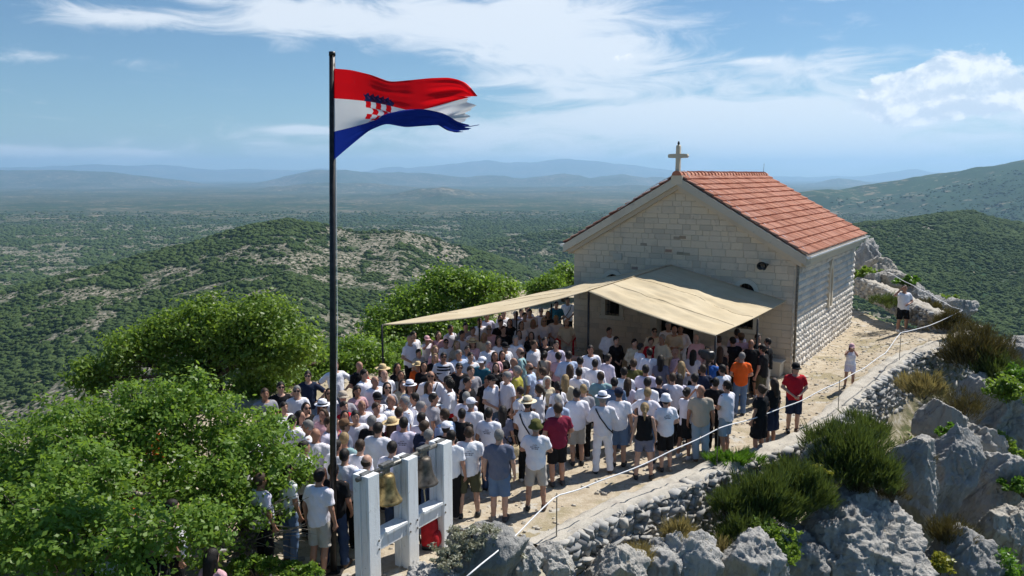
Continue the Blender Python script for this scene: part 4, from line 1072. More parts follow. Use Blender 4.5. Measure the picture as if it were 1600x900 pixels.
def hair_mesh(style):
    if ('hair', style) in _cache: return _cache['hair', style]
    g = Field((-.16, -.24, 1.2), (.16, .16, 1.82), .0105)
    if style == 'fringe':
        g.ell((0, .002, 1.66), (.084, .100, .100), .01); g.keep(lambda x, y, z: np.maximum(z - 1.675, np.maximum(y - .02, 1.585 - z)))
    else:
        big = .004 if style == 'short' else .012
        g.ell((0, .004, 1.672), (.083 + big, .104 + big, .113 + big), .01)
        ya, za, yb, zb = .088, 1.725, -.045, 1.545
        ln = math.hypot(yb - ya, zb - za); ny_, nz_ = (za - zb) / ln, -(ya - yb) / ln
        g.keep(lambda x, y, z: (y - ya) * ny_ + (z - za) * nz_ - .012 * np.sin(x * 55))
        if style == 'curly': g.F += .016 * np.sin(g.ax[0] * 95)[:, None, None] * np.sin(g.ax[1] * 95)[None, :, None] * np.sin(g.ax[2] * 95)[None, None, :] - .006
        if style == 'long':
            g.cap((0, -.06, 1.64), (0, -.10, 1.38), .085, .075, .03); g.cap((.065, -.02, 1.64), (.08, -.03, 1.42), .035, .03, .03); g.cap((-.065, -.02, 1.64), (-.08, -.03, 1.42), .035, .03, .03)
            g.keep(lambda x, y, z: np.abs(y + .06) - .11)
        if style == 'tail': g.cap((0, -.10, 1.69), (0, -.155, 1.60), .03, .035, .03); g.cap((0, -.155, 1.60), (0, -.13, 1.42), .034, .014, .02)
        if style == 'bun': g.ell((0, -.115, 1.70), (.042, .04, .042), .02)
        if style == 'veil':
            g.ell((0, -.005, 1.675), (.10, .115, .125), .02); g.cap((0, -.06, 1.66), (0, -.11, 1.30), .10, .14, .06); g.keep(lambda x, y, z: (y - .045) - .3 * (z - 1.66)); g.keep(lambda x, y, z: np.abs(y + .06) - .13)
    V, Q = g.nets(); me = mesh('hair', V, Q, MAT['cloth' if style == 'veil' else 'hair'], True); _cache['hair', style] = me; return me


def small(key, fn):
    if key not in _cache: _cache[key] = fn()
    return _cache[key]


def shoe_mesh(sex, pose, s):
    def mk():
        An = anatomy(sex, pose)['legs'][0 if s > 0 else 1][2]; g = Field((An[0] - .12, An[1] - .14, -.03), (An[0] + .12, An[1] + .24, .17), .011)
        g.cap(An + np.array((0, -.03, -.042)), An + np.array((np.sign(An[0]) * .026, .155, -.046)), .049, .044, .02); g.cap(An + np.array((0, -.012, -.04)), An + np.array((0, -.01, .005)), .048, .046, .02)
        g.keep(lambda x, y, z: np.maximum(-z - .004, z - .105)); V, Q = g.nets(); return mesh('shoe', V, Q, MAT['leather'], True)
    return small(('shoe', sex, pose, s), mk)


def hat_mesh(kind):
    def mk():
        b = MB(); c = (0, -.005, 1.70)
        if kind in ('straw', 'fedora'):
            br = .20 if kind == 'straw' else .165
            b.lathe([(.0, .135), (.05, .13), (.082, .115), (.096, .06), (.103, .022), (br * .75, .005), (br, .018), (br, .010), (br * .75, -.004), (.100, .010)], 22, c, 1, 1.14); sm_ = True
        elif kind == 'bucket': b.lathe([(.0, .115), (.06, .112), (.092, .09), (.103, .02), (.145, -.035), (.142, -.041), (.098, .008)], 20, c, 1, 1.15)
        elif kind == 'cap':
            b.lathe([(.0, .10), (.04, .096), (.075, .075), (.094, .035), (.099, -.012), (.094, -.014)], 20, c, 1, 1.14)
            n = 9; v = []
            for zo in (0, -.008):
                for r_, zz in ((.098, -.004), (.178, -.028)):
                    for k in range(n): a = R(35 + 110 * k / (n - 1)); rr = r_ if r_ < .1 else r_ * (1 - .12 * abs(math.cos(a))); v.append((rr * math.cos(a) * .92, c[1] + rr * math.sin(a) * 1.1, c[2] + zz + zo))
            b.add(v, [(k, k + 1, n + k + 1, n + k) for k in range(n - 1)] + [(2 * n + k + 1, 2 * n + k, 3 * n + k, 3 * n + k + 1) for k in range(n - 1)] + [(n + k, n + k + 1, 3 * n + k + 1, 3 * n + k) for k in range(n - 1)])
        return b.mesh('hat', MAT['cloth'], True)
    return small(('hat', kind), mk)


def band_mesh(): return small('band', lambda: MB().lathe([(.1045, .022), (.1005, .05), (.1035, .052), (.1065, .022)], 20, (0, -.005, 1.70), 1, 1.14).mesh('hat_band', MAT['cloth'], True))


def face_mesh():
    def mk():
        b = MB()
        for s in (-1, 1): b.lathe([(0, .006), (.008, .003), (.011, 0), (.008, -.003), (0, -.006)], 8, M=Matrix.Translation((s * .031, .097, 1.672)) @ Matrix.Scale(1.0, 4)); b.box(s * .031 - .016, s * .031 + .016, .094, .104, 1.692, 1.697)
        b.box(-.022, .022, .094, .101, 1.596, 1.602); return b.mesh('eyes', MAT['hair'])
    return small('face', mk)


def shades_mesh(): return small('shades', lambda: MB().box(-.062, -.006, .100, .112, 1.652, 1.688).box(.006, .062, .100, .112, 1.652, 1.688).box(-.082, .082, .098, .104, 1.682, 1.690).box(-.086, -.080, -.01, .10, 1.680, 1.688).box(.080, .086, -.01, .10, 1.680, 1.688).mesh('sunglasses', MAT['black_plastic']))


def strap_mesh(): return small('strap', lambda: MB().tube([(-.14, -.10, 1.44), (-.06, -.16, 1.28), (.10, -.175, 1.05), (.20, -.10, .93), (.21, .05, .92), (.08, .18, 1.1), (-.08, .165, 1.33), (-.14, .04, 1.49), (-.14, -.10, 1.44)], .014, 6).mesh('bag_strap', MAT['cloth'], True))


def print_mesh():
    def mk():
        b = MB(); q = random.Random(3)          # the small dark lettering is not legible in the photograph: strokes only
        for z, wd in ((1.355, .04), (1.315, .085), (1.280, .062)):
            x = -wd
            while x < wd:
                l_ = q.uniform(.008, .03); b.box(x, min(x + l_, wd), -.1575, -.1545, z - q.uniform(.004, .009), z + q.uniform(.004, .010)); x += l_ + q.uniform(.004, .009)
        return b.mesh('back_print', MAT['cloth'])
    return small('print', mk)


COLOURS = {'w': ((.84, .84, .91), 'white'), 'lb': ((.50, .60, .80), 'pale blue'), 'lv': ((.66, .63, .78), 'lavender'), 'k': ((.012, .012, .014), 'black'), 'nv': ((.02, .028, .06), 'navy'), 'gy': ((.32, .32, .36), 'grey'),
           'sl': ((.15, .17, .24), 'slate blue'), 'mr': ((.22, .02, .05), 'maroon'), 'rd': ((.55, .015, .03), 'red'), 'or': ((.85, .13, .02), 'orange'), 'bl': ((.02, .09, .34), 'royal blue'), 'tl': ((.04, .17, .23), 'teal'),
           'aq': ((.28, .45, .47), 'pale teal'), 'cr': ((.68, .60, .44), 'cream'), 'bg': ((.48, .41, .33), 'beige'), 'ol': ((.10, .10, .03), 'olive'), 'yg': ((.38, .36, .06), 'mustard green'), 'pk': ((.70, .42, .46), 'pink'),
           'dj': ((.045, .075, .15), 'dark denim'), 'jn': ((.13, .20, .33), 'denim'), 'lj': ((.33, .42, .53), 'pale denim'), 'kh': ((.085, .085, .05), 'dark khaki'), 'st': ((.50, .47, .43), 'stone'), 'fl': ((.16, .17, .24), 'patterned'), 'br': ((.16, .09, .05), 'brown'), 'sw': ((.62, .48, .27), 'straw')}
HAIRS = {'d': ((.014, .010, .008), 'dark'), 'b': ((.06, .035, .02), 'brown'), 'g': ((.26, .25, .24), 'grey'), 'y': ((.36, .25, .12), 'blond'), 'r': ((.10, .03, .015), 'auburn'), 'n': ((.55, .53, .50), 'white')}
SKINS = [(.42, .23, .16), (.46, .27, .19), (.38, .20, .13), (.34, .17, .11), (.50, .30, .22)]
PEOPLE = []                                   # what is on the ground so far: x, y, object, description


def person(pos, face, top='w', tl='short', bot='k', bl='long', hair='d', style='short', sex='m', pose='side', height=1.76, hat=None, extra='', shoes=None, label=None, where='', skin=None, q=rnd, wide=1.0):
    """face: degrees, 0 looks away from the viewer, 90 to the right"""
    S = height / 1.77
    o = link('person', body_mesh(sex, pose), None, (pos[0], pos[1], pos[2] + .004), (q.uniform(-.03, .03), q.uniform(-.025, .025), -R(face)), (S * wide * q.uniform(.97, 1.07), S * wide * q.uniform(.97, 1.08), S)); o.color = (*(skin or q.choice(SKINS)), 1)

    def part(name, me, col): c = link(name, me, o); c.color = (*col, 1); return c
    jf = lambda: q.uniform(.88, 1.05)
    jit = lambda c: (lambda f_: tuple(min(1, max(0, x * f_ * q.uniform(.985, 1.015))) for x in c))(jf())
    gown = bl in ('gown',)
    part('shirt', garment('top', sex, pose, tl), jit(COLOURS[top][0]))
    part('trousers' if bl == 'long' else 'skirt' if bl in ('skirt', 'dress', 'gown') else 'shorts', garment('bottom', sex, pose, bl), jit(COLOURS[bot][0]))
    for s in (1, -1): part('shoe', shoe_mesh(sex, pose, s), (shoes or q.choice([(.02, .02, .02), (.03, .03, .035), (.6, .6, .6), (.10, .06, .04), (.25, .23, .2)])))
    hc = HAIRS[hair][0]
    if style != 'bald': part('headscarf' if style == 'veil' else 'hair', hair_mesh(style), (.75, .70, .60) if style == 'veil' else jit(hc))
    if hat:
        hc_, hk = hat; part('hat' if hk != 'cap' else 'cap', hat_mesh(hk), COLOURS[hc_][0])
        if hk in ('fedora', 'straw'): part('hat_band', band_mesh(), (.02, .02, .02) if hk == 'fedora' else (.25, .17, .09))
    if abs(face) > 60: part('face', face_mesh(), (.035, .018, .014))
    if 's' in extra: part('sunglasses', shades_mesh(), (.01, .01, .01))
    if 'p' in extra: part('back_print', print_mesh(), (.05, .05, .09))
    if 'b' in extra: part('bag_strap', strap_mesh(), (.015, .015, .02))
    if 'r' in extra: part('sash', garment('sash', sex, pose, ''), (.42, .012, .02))
    if 'c' in extra: link('paper', small('paper', lambda: MB().box(-.10, .10, .30, .44, 1.145, 1.15, Matrix.Rotation(.12, 4, 'X')).mesh('paper', MAT['white_paint'])), o)
    if 't' in extra: link('phone', small('phone', lambda: MB().box(-.07, .07, .42, .43, 1.64, 1.72).mesh('phone', MAT['black_plastic'])), o)
    if 'x' in extra:
        for k, zz in enumerate((1.02, 1.12, 1.22, 1.32, 1.40)): link('stripe', small(('stripe', k), lambda: MB().lathe([(1.0, -.022), (1.012, 0), (1.0, .022)], 24, (0, .005, zz), .198 - .03 * abs(zz - 1.2), .152 - .02 * abs(zz - 1.2)).mesh('stripe', MAT['cloth'], True)), o).color = (.02, .02, .03, 1)
    tn, bn = COLOURS[top][1], COLOURS[bot][1]
    hd = (f"{COLOURS[hat[0]][1] + ' ' if hat[1] != 'straw' else ''}{dict(straw='straw hat', fedora='brimmed hat', cap='cap', bucket='bucket hat')[hat[1]]}") if hat else {'bald': 'bald head', 'fringe': 'bald crown', 'veil': 'pale headscarf', 'long': f'long {HAIRS[hair][1]} hair', 'tail': f'{HAIRS[hair][1]} ponytail', 'bun': f'{HAIRS[hair][1]} bun', 'curly': f'curly {HAIRS[hair][1]} hair'}.get(style, f'{HAIRS[hair][1]} hair')
    PEOPLE.append(dict(o=o, x=pos[0], y=pos[1], top=tn, hd=hd, bot=bn + ' ' + {'long': 'trousers', 'short': 'shorts', 'hot': 'shorts'}.get(bl, 'skirt'), tl=tl, label=label, sash='r' in extra, sg='s' in extra, pose=pose))
    o['category'] = 'person'; o['group'] = 'people gathered before the chapel'
    return o


TAKEN = []


def free_spot(x, y, rad=.43):
    """step aside until nobody stands there"""
    for _ in range(40):
        mv = False
        for (a, b) in TAKEN:
            d = math.hypot(x - a, y - b)
            if d < rad: k = (rad - d) / max(d, .02) * .6; x += (x - a) * k + .004; y += (y - b) * k + .008; mv = True
        if not mv: break
    TAKEN.append((x, y)); return x, y


def by_head(u, v, height, fixed=False):
    z = 0.0
    for _ in range(4): p = at_z(u, v, z + height); z = float(path_z(p.x, p.y))
    x, y = (p.x, p.y) if fixed else free_spot(p.x, p.y)
    if fixed: TAKEN.append((x, y))
    return (x, y, gz(x, y))


# the ones that stand out: head top in the photo, facing, clothes ...
def pp(u, v, face, spec, h=None, **k):
    """spec: top.sleeve bottom.length hair.style sex.pose extra"""
    a = spec.split(); top, tl = a[0].split('.'); bot, bl = a[1].split('.'); hr, stl = a[2].split('.'); sex, pose = a[3].split('.')
    T = {'s': 'short', 'l': 'long', 't': 'tank'}; B = {'s': 'short', 'l': 'long', 'h': 'hot', 'k': 'skirt', 'd': 'dress', 'g': 'gown'}
    S = {'s': 'short', 'l': 'long', 'p': 'tail', 'u': 'bun', 'x': 'bald', 'f': 'fringe', 'c': 'curly', 'v': 'veil'}
    P = {'s': 'side', 'l': 'loose', 'c': 'clasp', 'x': 'cross', 'b': 'back', 'h': 'hips', 'r': 'read', 'p': 'phone', 'a': 'shade'}
    h = h or (1.78 if sex == 'm' else 1.67)
    hh = h + (.03 if k.get('hat') else 0)
    return person(by_head(u, v, hh, k.pop('fixed', False)), face, top, T[tl], bot, B[bl], hr, S[stl], sex, P[pose], h, extra=a[4] if len(a) > 4 else '', **k)


F_ = True
pp(732, 668, -4, 'w.s kh.s b.s m.l p', fixed=F_, shoes=(.03, .03, .03))
pp(780, 672, 5, 'sl.s jn.s g.s m.s', fixed=F_, wide=1.03)
pp(838, 656, 8, 'w.s st.s g.s m.x p', fixed=F_, hat=('ol', 'bucket'))
pp(871, 630, -22, 'mr.s k.s b.s m.c', fixed=F_, wide=1.06)
pp(903, 607, -6, 'w.l st.s d.s m.c', fixed=F_)
pp(944, 614, 4, 'w.l w.l g.s m.x b', fixed=F_, hat=('w', 'fedora'), wide=1.04)
pp(969, 606, 12, 'w.s jn.s d.s m.s', fixed=F_, hat=('nv', 'cap'))
pp(1008, 631, 8, 'k.t fl.h y.p f.l', fixed=F_, shoes=(.02, .02, .02))
pp(1043, 616, -8, 'w.s k.s d.s m.c p', fixed=F_, hat=('w', 'bucket'), h=1.72)
pp(1071, 607, 50, 'w.s k.k d.u f.p', fixed=F_)
pp(1098, 602, 6, 'bg.s lj.l b.x m.s', fixed=F_, wide=1.05)
pp(1136, 596, -40, 'w.s lj.s d.s m.r t', fixed=F_)
pp(1188, 602, -35, 'k.s k.d b.u f.l', fixed=F_)
pp(1207, 592, -30, 'k.s nv.d b.l f.s', fixed=F_)
pp(1243, 567, 185, 'rd.s nv.s d.s m.c', fixed=F_, hat=('k', 'cap'), h=1.78, wide=1.05, label='person in red T-shirt and navy shorts standing alone at the chapel corner')
pp(1330, 536, -160, 'w.t lv.h b.l f.p', fixed=F_, hat=('pk', 'cap'), h=1.32, label='child in white top and pink cap walking along the path')
pp(1414, 446, 176, 'w.s k.s d.s m.a', fixed=F_, h=1.86, shoes=(.75, .75, .75), wide=1.12, label='person in white T-shirt and black shorts shading eyes near the back wall')
pp(568, 712, 25, 'lb.l k.l b.f m.c', fixed=F_, label='person in pale blue sports jacket and black trousers behind the belfry')
pp(541, 702, 15, 'w.s k.l d.s m.s', fixed=F_)
pp(519, 726, 10, 'k.s dj.l d.s m.l', fixed=F_, label='person in black T-shirt and dark denim trousers behind the flagpole')
pp(493, 735, 20, 'w.s st.s d.s m.s', fixed=F_)
CROWD = [  # u, v, facing, spec, optional keywords
    (1130, 571, -30, 'w.s st.s d.s m.r'), (1158, 551, -4, 'or.s jn.l g.s m.c'), (1100, 570, 5, 'nv.s dj.l b.s m.s'), (1110, 556, 12, 'bl.s dj.l b.s m.p'), (1147, 527, -10, 'k.s k.l d.s m.c', dict(wide=1.08)), (1174, 531, -4, 'k.s k.s b.x m.h'),
    (1192, 539, -50, 'k.s kh.s d.s m.s'), (1201, 529, -60, 'k.l st.l d.s m.c'), (1187, 523, 160, 'k.s k.l d.s m.s'), (1167, 521, -10, 'pk.s st.l b.s m.s', dict(hat=('br', 'cap'))), (1153, 514, 10, 'lv.s k.l d.s m.s'), (1090, 523, -20, 'pk.l k.l b.x m.s'),
    (1082, 547, 30, 'w.s k.l d.l f.c'), (1124, 543, 5, 'k.s k.k b.l f.s'), (1131, 529, 20, 'bg.s kh.l b.s m.s'), (1067, 566, 10, 'gy.t dj.l y.l f.p t'), (1034, 556, 12, 'fl.s k.l d.l f.s'), (1057, 544, -75, 'pk.l k.l b.x m.r'), (1037, 523, -130, 'cr.l cr.g g.s m.c'),
    (1054, 510, -150, 'cr.l cr.g b.f m.r c'), (1062, 509, -160, 'w.l w.g d.s m.c'), (1046, 504, 170, 'w.l w.g g.s m.c'), (1021, 513, 170, 'cr.l cr.g d.s m.c s'), (1027, 531, 165, 'rd.l k.g d.u f.c'), (990, 530, 160, 'cr.l k.g d.u f.c'), (999, 537, 80, 'w.l k.l d.s m.s'),
    (1015, 546, 8, 'w.l k.l d.s m.s'), (991, 562, 4, 'ol.s dj.l b.s m.s', dict(wide=1.08)), (951, 512, 165, 'w.l k.l d.s m.c'), (964, 526, 170, 'k.l k.g d.u f.c'), (951, 554, 60, 'lv.l k.l d.s m.c'), (925, 540, 176, 'w.l k.l d.s m.s r'),
    (932, 562, 15, 'w.l k.l d.s m.s'), (941, 581, 4, 'aq.s dj.l b.s m.s'), (962, 591, 8, 'jn.s dj.l d.s m.s', dict(hat=None)), (979, 591, 15, 'lv.s jn.l b.l f.c'), (1011, 591, 20, 'w.s k.l d.s m.s'), (1025, 590, 30, 'nv.s k.l d.s m.s'), (1010, 607, 20, 'w.s jn.s y.s m.h'),
    (888, 549, 4, 'lb.l k.l d.s m.c', dict(wide=1.05)), (871, 551, -10, 'pk.s k.l d.u f.s'), (851, 549, 10, 'bg.t k.l d.u f.s b'), (855, 590, 176, 'cr.l k.g d.v f.c'), (884, 586, 10, 'cr.l k.g y.l f.s'), (874, 597, -30, 'w.s k.l d.p f.c'), (872, 617, 0, 'lb.s jn.l n.s m.s'), (912, 601, 0, 'gy.s k.l y.s m.s'),
    (823, 621, 5, 'w.s k.l d.s m.c b', dict(hat=('cr', 'straw'))), (812, 605, -60, 'w.s k.l b.s f.c'), (828, 602, -50, 'w.s k.l b.p f.c'), (793, 581, -110, 'w.s k.l g.s m.s', dict(wide=1.12)), (806, 572, -80, 'yg.s kh.l g.s m.s'), (831, 567, -70, 'lb.s k.l b.f m.s'), (815, 544, -80, 'aq.s st.l b.f m.s b'),
    (760, 589, 176, 'k.s k.s b.s m.s', dict(h=1.6)), (771, 581, 130, 'w.s jn.l d.s m.c', dict(hat=('k', 'cap'))), (752, 557, -140, 'tl.s kh.l b.s m.c', dict(hat=('w', 'cap'), wide=1.08)), (765, 569, 178, 'k.s k.l d.l f.c'), (783, 549, 170, 'k.s k.l d.l f.x'), (797, 560, 120, 'pk.s st.l b.x m.c'),
    (787, 636, 15, 'fl.s k.l d.l f.s b'), (766, 637, 5, 'w.s dj.l d.s m.s p'), (738, 621, 10, 'w.s jn.l g.s m.s', dict(hat=('w', 'cap'))), (728, 612, 20, 'w.s k.l g.s m.s'), (704, 594, -95, 'w.l k.l d.c m.r cr'), (697, 590, 100, 'w.s k.l d.s m.r'), (716, 567, 165, 'k.s k.l d.s m.c s', dict(wide=1.1)),
    (672, 580, 172, 'w.l st.l b.x m.c sb', dict(wide=1.12)), (692, 552, 168, 'w.s k.l d.s m.c xs'), (717, 547, 150, 'lb.s st.l g.s m.s'), (651, 566, 165, 'or.s k.s d.s m.s', dict(hat=('sw', 'straw'), h=1.4)), (661, 567, 170, 'k.s k.l d.l f.s'), (640, 525, 120, 'w.s k.l b.x m.c'), (645, 518, 140, 'w.s k.l d.s m.s'),
    (665, 524, 150, 'w.s jn.l b.s f.p', dict(hat=('pk', 'cap'), h=1.5)), (685, 519, 150, 'pk.s k.l b.l f.c'), (697, 530, 165, 'w.s k.l d.s f.c s'), (703, 508, 130, 'w.s st.l d.s m.s b'), (719, 517, 140, 'w.s k.l d.s m.c'), (656, 546, 130, 'st.s k.l d.s m.s', dict(h=1.55)), (678, 554, 170, 'k.s k.l y.l f.c'), (676, 541, 140, 'pk.s k.l y.l f.s'),
    (714, 534, 165, 'bg.s k.l y.l f.c'), (740, 529, 170, 'pk.s k.l b.l f.s', dict(hat=('sw', 'straw'))), (437, 598, 160, 'k.s k.l d.s m.h s'), (414, 608, 150, 'gy.s k.l b.s m.s'), (465, 604, 168, 'w.s st.l g.s m.s s'), (482, 580, 165, 'nv.s jn.l d.s m.h s'), (526, 564, 150, 'w.s jn.l b.s m.h'), (560, 565, 130, 'k.s k.l b.x m.c'),
    (568, 578, 120, 'w.s k.l d.s m.s'), (556, 587, 140, 'w.s k.s d.s m.s', dict(hat=('rd', 'cap'), h=1.42)), (427, 636, 150, 'w.s k.l n.f m.s'), (443, 628, 140, 'w.s k.l d.s m.s'), (471, 631, 150, 'k.s k.l d.l f.s s'), (489, 625, 130, 'w.s k.l r.l f.c s', dict(hat=('w', 'fedora'))), (513, 607, 165, 'w.s k.l d.l f.s s'),
    (538, 611, 150, 'gy.s kh.l d.s m.x s', dict(hat=('bg', 'cap'))), (559, 604, 160, 'pk.s k.l d.u f.c'), (562, 625, 150, 'w.s k.l b.f m.c'), (585, 589, 140, 'w.l k.l g.f m.s', dict(wide=1.06)), (598, 571, 150, 'bg.s k.l b.l f.s', dict(hat=('sw', 'straw'))), (601, 579, 150, 'w.s k.l y.f m.s'), (621, 581, 165, 'bg.s k.l b.l f.c'),
    (617, 570, 150, 'k.s k.l d.l f.s'), (603, 599, 165, 'gy.s k.l d.l f.c s'), (627, 594, 160, 'cr.s k.l b.l f.s'), (641, 596, 160, 'w.s k.l b.l f.c', dict(hat=('w', 'fedora'))), (589, 613, 150, 'w.s k.l d.s m.c sb', dict(hat=('k', 'cap'))), (610, 619, 110, 'w.s k.l b.f m.c'), (635, 621, -110, 'w.s k.l g.s m.r'), (646, 616, -100, 'w.s k.l d.s m.s'),
    (658, 646, 20, 'w.s k.l d.s m.s p'), (633, 652, 15, 'lv.s jn.l d.s m.s p'), (642, 659, 25, 'nv.s k.l b.s m.s', dict(wide=1.05)), (668, 672, 30, 'nv.s dj.l g.s m.s'), (696, 659, 20, 'k.s k.l d.s m.s', dict(hat=('w', 'cap'))), (590, 661, 15, 'w.l k.l d.s m.s', dict(wide=1.08)), (581, 651, 20, 'k.s k.l g.s m.s'), (607, 656, 30, 'mr.s k.l b.l f.s', dict(hat=('sw', 'straw'))),
    (566, 645, 170, 'w.s k.l d.s m.c'), (540, 654, 60, 'sl.s st.l b.s m.s', dict(hat=('br', 'cap'))), (534, 677, 15, 'aq.s st.l y.s m.s'), (554, 662, 90, 'mr.s k.l b.l f.c'), (491, 671, 10, 'w.l st.l b.x m.s', dict(wide=1.1)), (487, 663, -100, 'w.s k.l g.s m.r'), (508, 640, -160, 'pk.s k.l b.l f.s'), (456, 649, 20, 'w.s k.l d.s m.s'), (466, 644, 110, 'w.s k.l d.l f.s'),
    (750, 497, 160, 'w.s k.l d.s m.s'), (762, 489, 165, 'lv.s k.l b.s m.s'), (771, 493, 170, 'w.s k.l d.l f.s'), (785, 486, 165, 'w.s k.l d.s m.s'), (781, 500, 172, 'k.s k.l d.s m.c'), (787, 510, 176, 'k.s k.l r.s m.c'), (796, 499, 170, 'k.s k.l d.l f.c'), (798, 486, 160, 'gy.s k.l g.s m.s'), (804, 487, 170, 'w.s k.l d.s m.s'),
    (813, 483, 175, 'lv.l k.l d.s m.c'), (823, 479, 170, 'w.s k.l b.s m.s'), (829, 483, 175, 'w.s k.l d.s m.s'), (813, 503, 170, 'w.s k.l b.l f.c'), (830, 500, 175, 'w.s k.l y.l f.s'), (850, 497, 176, 'w.s jn.l y.l f.c s'), (847, 482, 170, 'w.s k.l g.s m.c s'), (857, 487, 172, 'k.s k.l d.l f.s'), (868, 493, 176, 'w.s st.l y.s m.c'), (869, 471, 172, 'tl.s dj.l d.s m.c'),
    (888, 465, 174, 'w.s k.l d.s m.c b'), (886, 498, 176, 'cr.s st.l g.f m.c'), (892, 513, 178, 'rd.s rd.s d.s m.s', dict(h=1.3)), (885, 522, 172, 'rd.s k.s b.s m.s', dict(h=1.25)), (811, 517, 172, 'w.s k.l b.l f.c'), (829, 519, 178, 'k.s k.l d.l f.c'), (807, 524, 150, 'w.s st.l g.s m.s'), (834, 532, 120, 'w.s st.l b.s m.c'), (853, 528, 170, 'k.l k.l d.s m.c'), (869, 533, 174, 'lv.l k.l d.s m.s'),
    (790, 534, 150, 'w.s k.l d.s m.c', dict(hat=('k', 'cap'))), (763, 534, 160, 'w.s k.l g.s m.c'), (755, 521, 170, 'cr.s k.l y.l f.s'), (771, 512, 174, 'pk.s k.l g.s m.c s'), (780, 527, 170, 'w.s k.l b.l f.s'), (741, 511, 165, 'w.s k.l b.s f.c'), (731, 505, 160, 'gy.s k.l d.s m.s'), (728, 541, 160, 'lb.s k.l d.s f.c'), (775, 549, 165, 'pk.s k.l b.l f.s'), (740, 553, 160, 'w.s k.l d.s m.c'),
    (905, 575, 5, 'w.s k.l d.s m.c'), (845, 575, -60, 'lv.s k.l b.s m.s'), (905, 558, 10, 'w.l k.l d.s m.s'), (890, 570, -8, 'w.s k.l b.l f.s'), (1045, 585, 10, 'w.s k.l b.s m.s'), (1060, 588, 20, 'lv.s jn.l d.l f.s'), (1084, 585, -10, 'w.s k.l d.s m.c'), (1010, 570, 10, 'lv.s k.l d.s m.s'), (975, 575, 5, 'w.s dj.l d.s m.s'), (1118, 590, 10, 'k.s k.l d.s m.s'),
    (680, 615, 80, 'gy.s k.l d.s m.s'), (660, 628, 60, 'w.s k.l g.s m.s'), (620, 640, 30, 'lb.s k.l b.s m.s'), (525, 632, 140, 'rd.s st.l d.s f.s'), (548, 640, 150, 'w.s k.l d.l f.c'), (575, 632, 140, 'w.s k.l b.s m.s'), (520, 655, 110, 'lv.s k.l b.s m.s'), (478, 690, 60, 'w.s k.l d.s m.s'), (505, 690, 40, 'w.s k.l d.s m.s'), (550, 690, 20, 'w.s k.l b.s m.s'), (615, 690, 20, 'w.s dj.l d.s m.s'), (690, 640, -60, 'lb.s k.l b.s m.s'), (716, 640, 10, 'k.s k.l d.s m.s'), (708, 668, 10, 'w.s k.l d.s m.s'), (745, 575, 150, 'gy.s k.l b.s m.s'), (685, 600, 140, 'w.s k.l b.l f.s'), (730, 590, 120, 'k.s k.l d.s m.s'),
]
for r_ in CROWD:
    k = dict(r_[4]) if len(r_) > 4 else {}; pp(r_[0], r_[1], r_[2] + rnd.uniform(-9, 9), r_[3], (k.pop('h', None) or ((1.66 if ' f.' in r_[3] else 1.77) + rnd.uniform(-.04, .05))), **k)
# under and behind the big tree
SHADE = [(170, 838, 40, 'w.s jn.l d.s m.c', dict(hat=('lb', 'cap'))), (205, 765, 70, 'or.s k.l b.s m.s', {}), (232, 836, 20, 'k.s k.l d.s m.s', {}), (292, 862, 10, 'pk.s k.l b.l f.s', {}), (215, 742, 80, 'w.s k.l d.s m.c', {}), (280, 695, 80, 'lb.s k.l d.s m.s', dict(hat=('nv', 'cap'))), (240, 655, 80, 'or.s k.l d.s m.s', {}), (130, 775, 60, 'w.s k.l b.s m.s', {}),
         (355, 655, 80, 'nv.s k.l d.s m.s', dict(hat=('nv', 'cap'))), (375, 690, 80, 'w.s k.l d.s m.s', {}), (395, 665, 85, 'w.s k.l g.s m.s', {}), (330, 720, 70, 'w.s k.l b.l f.s', {}), (430, 690, 60, 'w.s k.l d.s m.s', {}), (75, 790, 60, 'w.s k.l d.s m.s', {}), (330, 840, 20, 'pk.s k.l d.l f.s', {}), (450, 725, 40, 'w.s jn.l d.s m.s', {}), (410, 740, 40, 'lv.s k.l b.s m.s', {}), (270, 780, 60, 'w.s k.l d.s m.s', {})]
for u, v, fc, sp, k in SHADE: pp(u, v, fc, sp, 1.72, **k)
# labels: what each one wears and where that one stands
ANCH = [((FP.x, FP.y), 'near the flagpole'), ((bfo + bdir * blen / 2).xy[:], 'by the white belfry'), (cE.xy[:], 'by the far canopy corner post'), (cE.lerp(cG, .5).xy[:], 'under the long canopy'), (cG.xy[:], 'near the chapel corner under the canopy'), (cD.xy[:], 'near the ridge pole post'), ((fac_w(W / 2, 0, 1.0)).xy[:], 'before the chapel door'), (cC.xy[:], 'by the front canopy corner post'),
        (fac_w(W - .6, 0, 1.0).xy[:], 'by the chapel bench'), (WALL[3].xy[:], 'by the wall and rope'), (WALL[5].xy[:], 'beside the grassy wall top'), ((-7, 13.5), 'beneath the big leafy tree'), ((-5.5, 20.5), 'beside the back trees'), ((-2.3, 19.0), 'amid the crowd behind the belfry'), ((1.2, 18.5), 'amid the middle of the crowd')]
byl = {}
for q_ in PEOPLE:
    if q_['label']: q_['o']['label'] = q_['label']; continue
    wh = min(ANCH, key=lambda a: math.hypot(a[0][0] - q_['x'], a[0][1] - q_['y']))[1]
    base = f"{q_['top']} top and {q_['hd']}{' with red sash' if q_['sash'] else ''}{' and sunglasses' if q_['sg'] else ''}"
    byl.setdefault((base, wh), []).append(q_)
ORD = ['leftmost', 'second from left', 'third from left', 'fourth from left', 'fifth from left', 'sixth from left', 'seventh from left', 'eighth from left', 'ninth from left']
